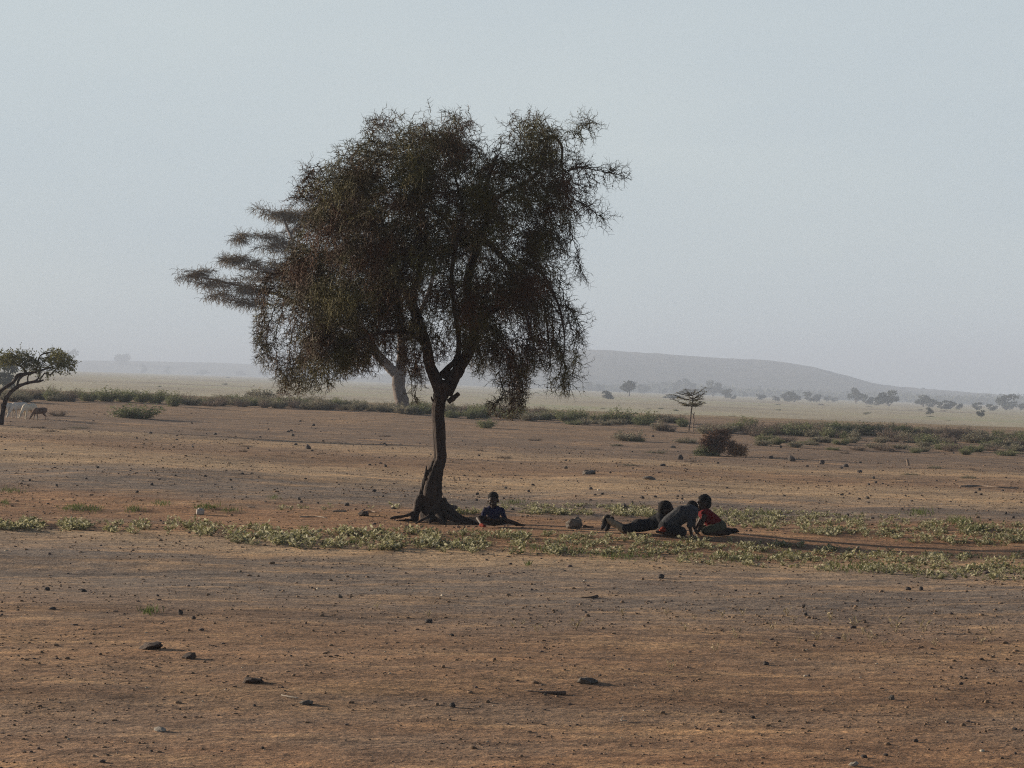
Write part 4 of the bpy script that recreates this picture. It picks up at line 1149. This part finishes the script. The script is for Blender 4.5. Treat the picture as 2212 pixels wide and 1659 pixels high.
stick([(1400, 1116), (1410, 1116), (1419, 1118)], [3, 4, 3], 'dark chunk of wood on the ground behind the lying child', 'clod', seed=8)
stick([(1262, 1139), (1272, 1140), (1282, 1140)], [7, 3, 2.4], 'broken branch end right of the boulder', 'bark', seed=9)
stick([(2075, 1052), (2110, 1050), (2160, 1054), (2200, 1055)], [5, 4, 3, 3], 'long thin branch lying on the track near the right edge', 'deadwood', seed=10)
stick([(1354, 1561), (1342, 1560), (1346, 1556, .03)], [2.4, 3, 1.6], 'small pale forked splinter on the lower foreground', 'pale_stone', seed=11)

def marker():
    g = P(431, 1113); mpd = g.y / F
    bm = bmesh.new()
    bmesh.ops.create_cube(bm, size=1)
    for v in bm.verts:
        v.co = Vector((v.co.x * 16 * mpd, v.co.y * 14 * mpd, (v.co.z + .5) * 17 * mpd))
        if v.co.z > .05: v.co.x += .012; v.co.z -= .012 * (v.co.x > 0)
    bmesh.ops.bevel(bm, geom=bm.edges[:], offset=.022, segments=3, affect='EDGES')
    bmesh.ops.subdivide_edges(bm, edges=bm.edges[:], cuts=2, use_grid_fill=True)
    for v in bm.verts: v.co += v.co.normalized() * .006 * mnoise.noise(v.co * 22)
    me = bpy.data.meshes.new('block'); bm.to_mesh(me); bm.free()
    for p in me.polygons: p.use_smooth = True
    o = link('marker_block', me, M['white'], None, (g.x, g.y + .05, g.z - .012)); o.rotation_euler = (0, 0, .35)
    tag(o, 'small whitish square block with a dark shaded side, beside green tufts at left', 'block')
marker()
def stub():
    g = P(1962, 1006); mpd = g.y / F
    ge = Geo()
    sweep(ge, [g + Vector(v) * mpd for v in ((0, 0, -1), (0, 0, 4), (-1, 0, 9), (-2.5, 0, 13), (-4.5, 0, 15.5))], [3.2 * mpd, 3.3 * mpd, 2.8 * mpd, 2.4 * mpd, 1.4 * mpd], 10, .3, 3, 5)
    tag(ge.build('wooden_stub', M['deadwood'], None, g, g, smooth_shade=True), 'small upright weathered stub bent left, alone on the flat at right', 'wooden stub')
stub()

# ------------------------------------------------------------------ the band of felted weeds, green grass tufts, withered sprigs
def weeds():
    rng = np.random.default_rng(81)
    up = lambda x: np.interp(x, [960, 1100, 1300, 1500, 1700, 1950, 2230], [1098, 1092, 1092, 1098, 1108, 1118, 1136])
    lo = lambda x: np.interp(x, [960, 1100, 1300, 1500, 1580, 1700, 1950, 2230], [1112, 1112, 1116, 1122, 1140, 1152, 1174, 1186])
    up2 = lambda x: np.interp(x, [-10, 200, 420, 560, 800, 960, 1200, 1500, 1700, 1950, 2230], [1130, 1128, 1126, 1142, 1148, 1150, 1152, 1164, 1176, 1188, 1200])
    lo2 = lambda x: np.interp(x, [-10, 200, 420, 560, 800, 960, 1200, 1500, 1700, 1950, 2230], [1146, 1150, 1160, 1182, 1192, 1196, 1202, 1220, 1230, 1248, 1266])
    xs, ys = [], []
    def fill(n, xa, xb, u, l, dens):
        x = rng.uniform(xa, xb, n); f = rng.beta(1.3, 1.3, n)
        y = u(x) + (l(x) - u(x)) * f
        q = np.array([mnoise.noise(Vector((a * .022, b * .075, 5))) + .5 * mnoise.noise(Vector((a * .07, b * .2, 9))) for a, b in zip(x, y)])
        k = rng.random(n) < np.clip(dens(x) - .03 + q * 1.5, .0, 1)
        xs.append(x[k]); ys.append(y[k])
    fill(3000, 960, 2440, up, lo, lambda x: np.interp(x, [960, 1150, 1500, 2225], [.14, .42, .52, .6]))
    fill(4500, -200, 2440, up2, lo2, lambda x: np.interp(x, [-10, 150, 300, 420, 560, 800, 2225], [.35, .28, .12, .32, .50, .55, .58]))
    fill(60, 600, 960, lambda x: 1096 + 0 * x, lambda x: 1104 + 0 * x, lambda x: .4 + 0 * x)
    x = np.concatenate(xs); y = np.concatenate(ys)
    # keep the shade strip and the roots clear
    k = ~((np.abs(y - np.interp(x, [940, 1240, 1580, 1860, 2130], [1134, 1145, 1160, 1178, 1194])) < 9.5) & (x > 930) & (x < 2130))
    x, y = x[k], y[k]
    g = PP(x, y)
    ge = Geo(); st = Geo()
    for i in range(len(g)):
        n = int(rng.integers(6, 13)); s = rng.uniform(.45, .95) * (1.25 if x[i] < 960 else 1.0)
        a = rng.uniform(0, 6.28, n); el = rng.uniform(.05, .95, n)
        d = np.stack([np.cos(a) * np.cos(el), np.sin(a) * np.cos(el), np.sin(el)], -1)
        h = rng.uniform(.0, .045, n)[:, None] * s
        b = g[i] + np.array([0, 0, .004]) + d * rng.uniform(.0, .05, (n, 1)) * s + np.array([0, 0, 1.]) * h + rng.normal(0, .02, (n, 3)) * np.array([1, 1, 0])
        prisms(st, np.tile(g[i], (n, 1)), b, .003, .002)
        leaves(ge, b, d, rng.uniform(.035, .085, n) * s, rng.uniform(.018, .045, n) * s, rng, droop=rng.uniform(0, .25))
    V, Q = np.concatenate(ge.V), np.concatenate(ge.Q)
    o = Geo().add(V, Q).add(np.concatenate(st.V), np.concatenate(st.Q)).build('ground_cover', M['weed'])
    tag(o, kind='stuff')
weeds()

def grass():
    rng = np.random.default_rng(83); ge = Geo()
    spots = [(165, 1100, 24, 6, 240), (205, 1102, 14, 5, 110), (290, 1104, 18, 4, 120), (352, 1090, 13, 4, 90), (450, 1098, 26, 4, 190), (500, 1106, 20, 4, 70), (20, 1062, 22, 5, 110), (10, 1090, 10, 6, 60), (590, 1078, 14, 3, 50),
             (324, 1326, 20, 5, 60), (1990, 1110, 22, 6, 200), (2070, 1128, 28, 8, 280), (2100, 1145, 22, 6, 160), (1500, 1100, 30, 5, 90), (1650, 1112, 24, 5, 90), (1108, 1088, 20, 4, 110), (760, 1176, 12, 4, 60), (1200, 1190, 60, 8, 200), (1350, 1206, 60, 7, 170), (1600, 1208, 70, 8, 190), (1850, 1230, 70, 8, 190), (930, 1172, 60, 9, 160), (1080, 1160, 50, 6, 110), (1140, 1222, 6, 3, 22), (1005, 1110, 16, 4, 60)]
    P0, P1, W = [], [], []
    for cx, cy, rx, ry, n in spots:
        x = rng.normal(cx, rx * .6, n); y = rng.normal(cy, ry * .6, n)
        g = PP(x, y)
        d = rng.normal(0, .45, (n, 3)); d[:, 2] = 1
        leaves(ge, g, d, rng.uniform(.04, .10, n), rng.uniform(.006, .012, n), rng)
    tag(ge.build('grass', M['grass']), kind='stuff')
grass()

def sprigs():
    rng = np.random.default_rng(85)
    def mesh(seed):
        r = np.random.default_rng(seed); ge = Geo()
        n = 6
        a = r.uniform(0, 6.28, n); d = np.stack([np.cos(a) * .45, np.sin(a) * .45, np.ones(n)], -1)
        p = np.zeros((n, 3)); q = p + d * r.uniform(.35, .8, (n, 1))
        prisms(ge, p, q, .02, .014)
        leaves(ge, q, d + r.normal(0, .7, (n, 3)), r.uniform(.3, .55, n), r.uniform(.1, .2, n), r)
        leaves(ge, p + d * .3, d + r.normal(0, .9, (n, 3)), r.uniform(.2, .45, n), r.uniform(.08, .16, n), r)
        me = ge.mesh('sprig'); me.materials.append(M['dry_weed']); return me
    ms = [mesh(s) for s in range(5)]
    spots = [(1244, 1362, 30), (1160, 1366, 22), (1480, 1364, 22), (1590, 1380, 26), (1668, 1362, 22), (1766, 1384, 26), (1795, 1345, 30), (1845, 1356, 28), (1825, 1386, 22), (1880, 1385, 26), (1935, 1366, 36), (1995, 1366, 34), (2020, 1398, 20), (2120, 1394, 22), (1545, 1408, 22), (1450, 1448, 24), (1346, 1330, 20), (1440, 1330, 18), (1700, 1330, 22), (814, 1316, 20), (926, 1334, 18), (1865, 1370, 18), (2140, 1370, 20), (1560, 1334, 18), (1605, 1330, 20), (1715, 1346, 18), (1130, 1350, 14), (1108, 1356, 14), (1500, 1340, 14), (1642, 1396, 16), (1725, 1390, 16), (1910, 1398, 16)]
    for i, (dx, by, h) in enumerate(spots):
        g = P(dx, by); s = h * g.y / F
        o = link('withered_sprig', ms[i % 5], None, None, g); o.scale = (s, s, s * .9); o.rotation_euler = (0, 0, rng.uniform(0, 6.28))
        tag(o, 'withered pale sprig standing on the bare ground below the weed band', 'sprig', 'withered sprigs on the bare ground')
sprigs()

# ------------------------------------------------------------------ people and goats: bodies fused into one skin
def cap(bm, p0, p1, r0, r1, n=12):
    p0, p1 = Vector(p0), Vector(p1)
    for p, r in ((p0, r0), (p1, r1)):
        bmesh.ops.create_icosphere(bm, subdivisions=2, radius=r, matrix=Matrix.Translation(p))
    d = p1 - p0
    if d.length > 1e-5:
        q = d.to_track_quat('Z', 'Y').to_matrix().to_4x4()
        bmesh.ops.create_cone(bm, cap_ends=True, segments=n, radius1=r0, radius2=r1, depth=d.length, matrix=Matrix.Translation((p0 + p1) / 2) @ q)

def ell(bm, c, r, m=None):
    mm = Matrix.Translation(Vector(c)) @ (m.to_4x4() if m is not None else Matrix.Identity(4)) @ Matrix.Diagonal((*r, 1))
    bmesh.ops.create_icosphere(bm, subdivisions=3, radius=1, matrix=mm)

def fuse(name, prims, mat, parent, voxel=.007, smooth_n=6, loc=None, wrinkle=0.0, seed=0):
    bm = bmesh.new()
    for p in prims:
        if p[0] == 'c': cap(bm, *p[1:])
        else: ell(bm, *p[1:])
    me = bpy.data.meshes.new(name + '_raw'); bm.to_mesh(me); bm.free()
    tmp = bpy.data.objects.new(name + '_raw', me); COL.objects.link(tmp)
    rm = tmp.modifiers.new('r', 'REMESH'); rm.mode = 'VOXEL'; rm.voxel_size = voxel
    sm = tmp.modifiers.new('s', 'SMOOTH'); sm.factor = .5; sm.iterations = smooth_n
    dg = bpy.context.evaluated_depsgraph_get(); dg.update()
    out = bpy.data.meshes.new_from_object(tmp.evaluated_get(dg))
    bpy.data.objects.remove(tmp); bpy.data.meshes.remove(me)
    out.name = name; out.materials.clear()
    if wrinkle:
        for v in out.vertices:
            c = v.co * 13 + Vector((seed, 0, 0))
            v.co += v.normal * wrinkle * (mnoise.noise(c) + .5 * mnoise.noise(c * 2.3))
    for p in out.polygons: p.use_smooth = True
    return link(name, out, mat, parent, loc)

def basis(f, u):
    f = Vector(f).normalized(); u = Vector(u); u = (u - f * u.dot(f)).normalized(); r = f.cross(u)
    return Matrix((r, f, u)).transposed(), r, f, u

def head(c, f, u, s, neck_to, hair_long=0.0):
    """prims of head and neck; s = 1 for a head 0.2 m high. Returns (skin, hair, eyes)"""
    B, r, f, u = basis(f, u); c = Vector(c)
    sk = [('e', c + (u * .022 - f * .008) * s, (.070 * s, .089 * s, .080 * s), B), ('e', c + (-u * .042 + f * .022) * s, (.052 * s, .058 * s, .058 * s), B),
          ('c', c + (f * .080 + u * .006) * s, c + (f * .096 - u * .020) * s, .009 * s, .014 * s), ('e', c + (f * .079 - u * .050) * s, (.023 * s, .012 * s, .009 * s), B),
          ('e', c + (f * .070 - u * .076) * s, (.02 * s, .018 * s, .016 * s), B), ('e', c + (f * .074 + u * .026) * s, (.045 * s, .014 * s, .010 * s), B)]
    for k in (-1, 1):
        sk.append(('e', c + (r * k * .072 - f * .004 - u * .012) * s, (.011 * s, .020 * s, .030 * s), B))
        sk.append(('e', c + (r * k * .036 + f * .058 - u * .022) * s, (.020 * s, .018 * s, .02 * s), B))
    sk.append(('c', c + (-u * .05 - f * .02) * s, Vector(neck_to), .040 * s, .046 * s))
    hr = [('e', c + (u * .038 - f * .018) * s, (.077 * s, .088 * s, .077 * s), B), ('e', c + (-u * .005 - f * .045) * s, (.066 * s, .058 * s, .07 * s), B)]
    ey = [(c + (r * k * .030 + f * .077 + u * .004) * s, .0115 * s, B) for k in (-1, 1)]
    return sk, hr, ey

def hand(wrist, d, palm_n, s=1.0, curl=.5):
    """palm, four unequal fingers with bent knuckles, thumb from the side near the palm's base"""
    B, r, f, u = basis(d, palm_n); w = Vector(wrist)
    pr = [('e', w + f * .034 * s, (.028 * s, .038 * s, .013 * s), B)]
    for i, (L, x) in enumerate(((.050, -.021), (.058, -.007), (.054, .007), (.042, .020))):
        a = w + r * x * s + f * .062 * s
        b = a + (f * math.cos(curl * .6) - u * math.sin(curl * .6)) * L * .5 * s
        c = b + (f * math.cos(curl * 1.7) - u * math.sin(curl * 1.7)) * L * .5 * s
        pr += [('c', a, b, .0074 * s, .0070 * s, 8), ('c', b, c, .0070 * s, .0058 * s, 8)]
    a = w - r * .022 * s + f * .018 * s
    b = a - r * .018 * s + f * .022 * s - u * .006 * s; c = b + f * .022 * s - u * .008 * s
    pr += [('c', a, b, .010 * s, .008 * s, 8), ('c', b, c, .008 * s, .0062 * s, 8)]
    return pr

def foot(ankle, d, s=1.0, up=(0, 0, 1)):
    B, r, f, u = basis(d, up); a = Vector(ankle)
    return [('e', a - f * .018 * s - u * .022 * s, (.028 * s, .034 * s, .026 * s), B), ('c', a - u * .012 * s, a + f * .10 * s - u * .034 * s, .028 * s, .020 * s), ('e', a + f * .105 * s - u * .034 * s, (.036 * s, .036 * s, .016 * s), B)]

def person(label, loc, skin, hair, eyes, clothes):
    root = empty('person', loc, label, 'child', None)
    fuse('body', skin, M['skin'], root, .0062, 5)
    fuse('hair', hair, M['hair'], root, .009, 3, None, .003)
    for c, r, B in eyes:
        bm = bmesh.new(); ell(bm, c, (r, r * .6, r * .75), B); me = bpy.data.meshes.new('eye'); bm.to_mesh(me); bm.free()
        for p in me.polygons: p.use_smooth = True
        link('eye', me, M['eye'], root)
    for nm, prims, mt, lab in clothes:
        o = fuse(nm, prims, M[mt], root, .009, 4, None, .006, len(nm))
        if lab: o['label'] = lab
    return root

def infl(prims, d):
    out = []
    for p in prims:
        out.append(('c', p[1], p[2], p[3] + d, p[4] + d) if p[0] == 'c' else ('e', p[1], tuple(v + d for v in p[2]), *p[3:]))
    return out

# --- the child sitting against the long root, facing the camera
def sitting_child():
    g = P(1066, 1139) + Vector((0, 0, .015))
    pel, che, nek = (0, .07, .07), (0, .055, .215), (-.004, .045, .275)
    torso = [('e', (0, .075, .085), (.092, .075, .075)), ('c', (0, .07, .10), (0, .055, .20), .082, .092), ('e', (0, .05, .225), (.115, .068, .055))]
    sk, hr, ey = head((-.006, .02, .385), (-.08, -1, -.30), (0, -.3, 1), 1.08, nek)
    armL = [('c', (-.118, .05, .242), (-.158, -.02, .135), .033, .027), ('c', (-.158, -.02, .135), (-.045, -.135, .112), .026, .019)]
    armR = [('c', (.118, .05, .242), (.165, .0, .125), .033, .027), ('c', (.165, .0, .125), (.070, -.125, .105), .026, .019)]
    legL = [('c', (-.05, .05, .07), (-.218, -.075, .118), .056, .042), ('c', (-.218, -.075, .118), (-.175, -.265, .052), .040, .024)]
    legR = [('c', (.05, .05, .07), (.20, -.085, .085), .056, .042), ('c', (.20, -.085, .085), (.355, -.11, .045), .038, .024)]
    skin = sk + infl(torso, -.006) + armL + armR + legL + legR + hand((-.045, -.135, .112), (1, -.35, -.1), (0, .3, 1), .8, .8) + hand((.070, -.125, .105), (-1, -.35, 0), (0, .3, 1), .8, .8) + foot((-.175, -.265, .052), (.5, -1, 0), .85) + foot((.355, -.11, .045), (1, -.25, .05), .85, (0, -.4, 1))
    shirt = infl(torso, .008) + infl([armL[0], armR[0]], .010) + [('c', (-.05, .05, .262), (.05, .05, .262), .05, .05)]
    shorts = [('e', (0, .07, .075), (.108, .09, .076)), ('c', (-.05, .05, .07), (-.185, -.05, .112), .064, .054), ('c', (.05, .05, .07), (.165, -.055, .085), .064, .054)]
    sandal = infl(foot((-.175, -.265, .052), (.5, -1, 0), .85), .006)
    pebble = None
    person('small child in a navy shirt sitting cross-legged beside the long root, facing the viewer', g, skin, hr, ey,
           [('shirt', shirt, 'navy', None), ('shorts', shorts, 'black_cloth', None), ('shoe', sandal, 'orange', 'bright red shoe on the bent leg')])
sitting_child()

# --- the group of three in the shade strip: u along the strip, origin at picture (1413, 1152)
G0 = P(1413, 1154)
UM = .192 * G0.y / F          # metres per zoom unit
def uv(zx, zy, w=0.0):
    return Vector(((zx - 1000) * UM, w, (712 - zy) * UM))

def lying_child():
    ank, knee, hip = uv(448, 530, -.02), uv(640, 652, -.03), uv(850, 630, 0)
    ank2, knee2 = uv(500, 560, .14), uv(665, 655, .12)
    torso = [('e', uv(830, 618, .05), (.11, .105, .085)), ('c', uv(870, 620, .05), uv(980, 598, .05), .085, .085), ('c', uv(980, 600, .05), uv(1075, 545, .05), .088, .085), ('e', uv(1070, 545, .05), (.07, .125, .085))]
    sk, hr, ey = head(uv(1140, 446, .05), (1, -.05, -.12), (.1, 0, 1), 1.22, uv(1090, 535, .05))
    armN = [('c', uv(1075, 560, -.06), uv(1120, 675, -.10), .036, .03), ('c', uv(1120, 675, -.10), uv(1240, 690, -.04), .028, .02)]
    armF = [('c', uv(1075, 560, .16), uv(1130, 675, .20), .036, .03), ('c', uv(1130, 675, .20), uv(1240, 690, .14), .028, .02)]
    legN = [('c', uv(835, 632, 0), knee, .068, .05), ('c', knee, ank, .05, .03)]
    legF = [('c', uv(835, 632, .11), knee2, .068, .05), ('c', knee2, ank2, .05, .03)]
    fN = foot(ank, (uv(372, 655) - uv(448, 530)).normalized(), 1.15, (-1, 0, .6)); fF = foot(ank2, (uv(430, 670) - uv(500, 560)).normalized(), 1.15, (-1, 0, .6))
    skin = sk + infl(torso, -.008) + armN + armF + legN + legF + fN + fF + hand(uv(1240, 690, -.04), (1, .2, -.1), (0, 0, 1), .9, .3) + hand(uv(1240, 690, .14), (1, -.2, -.1), (0, 0, 1), .9, .3)
    shirt = infl(torso[1:], .008) + infl([armN[0], armF[0]], .010)
    shorts = infl([torso[0], legN[0], legF[0]], .010)
    person('child in dark clothes lying on the belly with raised shins and feet to the left', G0, skin, hr, ey,
           [('shirt', shirt, 'black_cloth', None), ('trousers', shorts + infl([legF[1]], .006), 'black_cloth', None), ('trouser_leg', infl([legN[1]], .010), 'pale_trouser', 'sandy lit trouser leg'), ('shoe', infl(fN, .012), 'shoe', None), ('shoe', infl(fF, .012), 'shoe', None)])  # near shin coloured sandier than the rest of the trousers
lying_child()

def crouching_child():
    w0 = -.28
    torso = [('e', uv(1130, 610, w0), (.115, .115, .10)), ('c', uv(1150, 590, w0), uv(1290, 480, w0 + .02), .115, .12), ('c', uv(1290, 485, w0 + .02), uv(1400, 455, w0 + .05), .12, .105), ('e', uv(1405, 460, w0 + .05), (.085, .14, .085))]
    sk, hr, ey = head(uv(1420, 425, w0 + .20), (.85, .45, -.75), (.5, .25, .8), 1.0, uv(1405, 455, w0 + .08))
    armN = [('c', uv(1400, 475, w0 - .07), uv(1375, 600, w0 - .09), .036, .03), ('c', uv(1375, 600, w0 - .09), uv(1398, 700, w0 - .08), .028, .02)]
    armF = [('c', uv(1425, 475, w0 + .17), uv(1430, 590, w0 + .18), .036, .03), ('c', uv(1430, 590, w0 + .18), uv(1468, 685, w0 + .14), .028, .02)]
    legN = [('c', uv(1130, 630, w0 - .05), uv(1300, 672, w0 - .09), .075, .052), ('c', uv(1300, 678, w0 - .09), uv(1110, 692, w0 - .07), .05, .03)]
    legF = [('c', uv(1130, 630, w0 + .06), uv(1300, 668, w0 + .10), .075, .052), ('c', uv(1300, 674, w0 + .10), uv(1110, 690, w0 + .08), .05, .03)]
    fN = foot(uv(1110, 690, w0 - .07), (-1, 0, -.1), .95, (0, 0, -1)); fF = foot(uv(1110, 690, w0 + .08), (-1, 0, -.1), .95, (0, 0, -1))
    skin = sk + infl(torso, -.008) + armN + armF + legN + legF + fN + fF + hand(uv(1398, 700, w0 - .08), (.6, -.2, -.5), (.3, 0, 1), .9, .4) + hand(uv(1468, 685, w0 + .14), (.6, 0, -.5), (.3, 0, 1), .9, .4)
    shirt = infl(torso[1:], .010) + infl([armN[0], armF[0]], .012)
    person('child in a grey checked shirt crouching over both arms between the two others', G0, skin, hr, ey,
           [('shirt', shirt, 'check', None), ('shorts', infl([torso[0], legN[0], legF[0]], .010), 'black_cloth', None), ('waistband', [('c', uv(1085, 640, w0 - .10), uv(1075, 655, w0 + .02), .045, .05)], 'orange', 'orange cloth showing at the hip')])
crouching_child()

def kneeling_child():
    w0 = .03
    torso = [('e', uv(1725, 630, w0), (.11, .12, .10)), ('c', uv(1715, 620, w0), uv(1640, 550, w0), .10, .10), ('c', uv(1640, 550, w0), uv(1570, 485, w0), .10, .085), ('e', uv(1568, 490, w0), (.07, .13, .075))]
    sk, hr, ey = head(uv(1556, 368, w0), (-1, -.15, -.10), (-.1, 0, 1), 1.16, uv(1558, 470, w0))
    armN = [('c', uv(1560, 500, w0 - .12), uv(1525, 600, w0 - .14), .036, .03), ('c', uv(1525, 600, w0 - .14), uv(1490, 680, w0 - .12), .028, .02)]
    armF = [('c', uv(1560, 500, w0 + .12), uv(1520, 590, w0 + .15), .036, .03), ('c', uv(1520, 590, w0 + .15), uv(1475, 660, w0 + .12), .028, .02)]
    legN = [('c', uv(1725, 640, w0 - .06), uv(1580, 672, w0 - .12), .078, .055), ('c', uv(1585, 682, w0 - .12), uv(1830, 698, w0 - .10), .05, .032)]
    legF = [('c', uv(1725, 640, w0 + .06), uv(1580, 668, w0 + .12), .078, .055), ('c', uv(1585, 678, w0 + .12), uv(1830, 692, w0 + .09), .05, .032)]
    fN = foot(uv(1835, 694, w0 - .10), (1, 0, -.1), 1.0, (0, 0, -1)); fF = foot(uv(1835, 688, w0 + .09), (1, 0, -.1), 1.0, (0, 0, -1))
    skin = sk + infl(torso, -.008) + armN + armF + legN + legF + fN + fF + hand(uv(1490, 680, w0 - .12), (-.5, 0, -.6), (-.4, 0, 1), .9, .5) + hand(uv(1475, 660, w0 + .12), (-.5, 0, -.6), (-.4, 0, 1), .9, .5)
    person('child in a red shirt kneeling at the right of the group and leaning left', G0, skin, hr, ey,
           [('shirt', infl(torso[1:], .010), 'red', None), ('shorts', infl([torso[0], legN[0], legF[0]], .010), 'olive', None), ('shoe', infl(fN, .008), 'shoe', None), ('shoe', infl(fF, .008), 'shoe', None)])
kneeling_child()

# --- goats grazing behind the crooked acacia, heads down to the left
def goat(dx, base, s, mat, label, rot, step):
    g = P(dx, base)
    root = empty('goat', g, label, 'goat', 'goats grazing behind the crooked acacia')
    root.rotation_euler = (0, 0, rot); root.scale = (s, s, s)
    pr = [('e', (-.19, 0, .43), (.14, .10, .155)), ('e', (-.02, 0, .43), (.23, .125, .145)), ('e', (.18, 0, .45), (.15, .105, .14)), ('c', (-.2, 0, .50), (.2, 0, .52), .07, .07),
          ('c', (-.26, 0, .46), (-.43, 0, .22), .085, .05), ('c', (-.43, 0, .21), (-.51, 0, .07), .052, .030), ('e', (-.515, 0, .06), (.03, .028, .026)), ('c', (.31, 0, .54), (.36, 0, .50), .024, .012)]
    for k in (-1, 1):
        f = .05 * step * k
        pr += [('c', (-.21, k * .065, .36), (-.215 + f, k * .068, .20), .046, .024), ('c', (-.215 + f, k * .068, .20), (-.22 + f * 1.4, k * .068, .025), .021, .016), ('e', (-.225 + f * 1.4, k * .068, .015), (.026, .02, .018)),
               ('c', (.22, k * .06, .42), (.15 - f * .5, k * .07, .29), .085, .05), ('c', (.15 - f * .5, k * .07, .29), (.265 - f, k * .068, .20), .045, .024), ('c', (.265 - f, k * .068, .20), (.245 - f, k * .068, .025), .021, .016), ('e', (.238 - f, k * .068, .015), (.026, .02, .018)),
               ('e', (-.425, k * .072, .235), (.03, .045, .014))]
    fuse('body', pr, M[mat], root, .011, 5)
    for k in (-1, 1):
        h = Geo(); sweep(h, [(-.42, k * .025, .25), (-.40, k * .034, .30), (-.36, k * .042, .325)], [.012, .009, .004], 8, 0, 0, 4)
        h.build('horn', M['horn'], root, smooth_shade=True)
goat(24, 903, 1.04, 'goat_pied', 'dark-sided white goat half hidden by the crooked acacia trunk, leftmost of four', .95, .8)
goat(42, 904, 1.1, 'goat_white', 'creamy white goat with its head down, second from the acacia trunk', .8, -.6)
goat(64, 906, 1.06, 'goat_tan', 'pale tan goat stretching its neck down, third of the four', 1.0, .5)
goat(87, 908, .84, 'goat_brown', 'dark brown slim goat, rightmost of the four grazing', .6, -1.0)
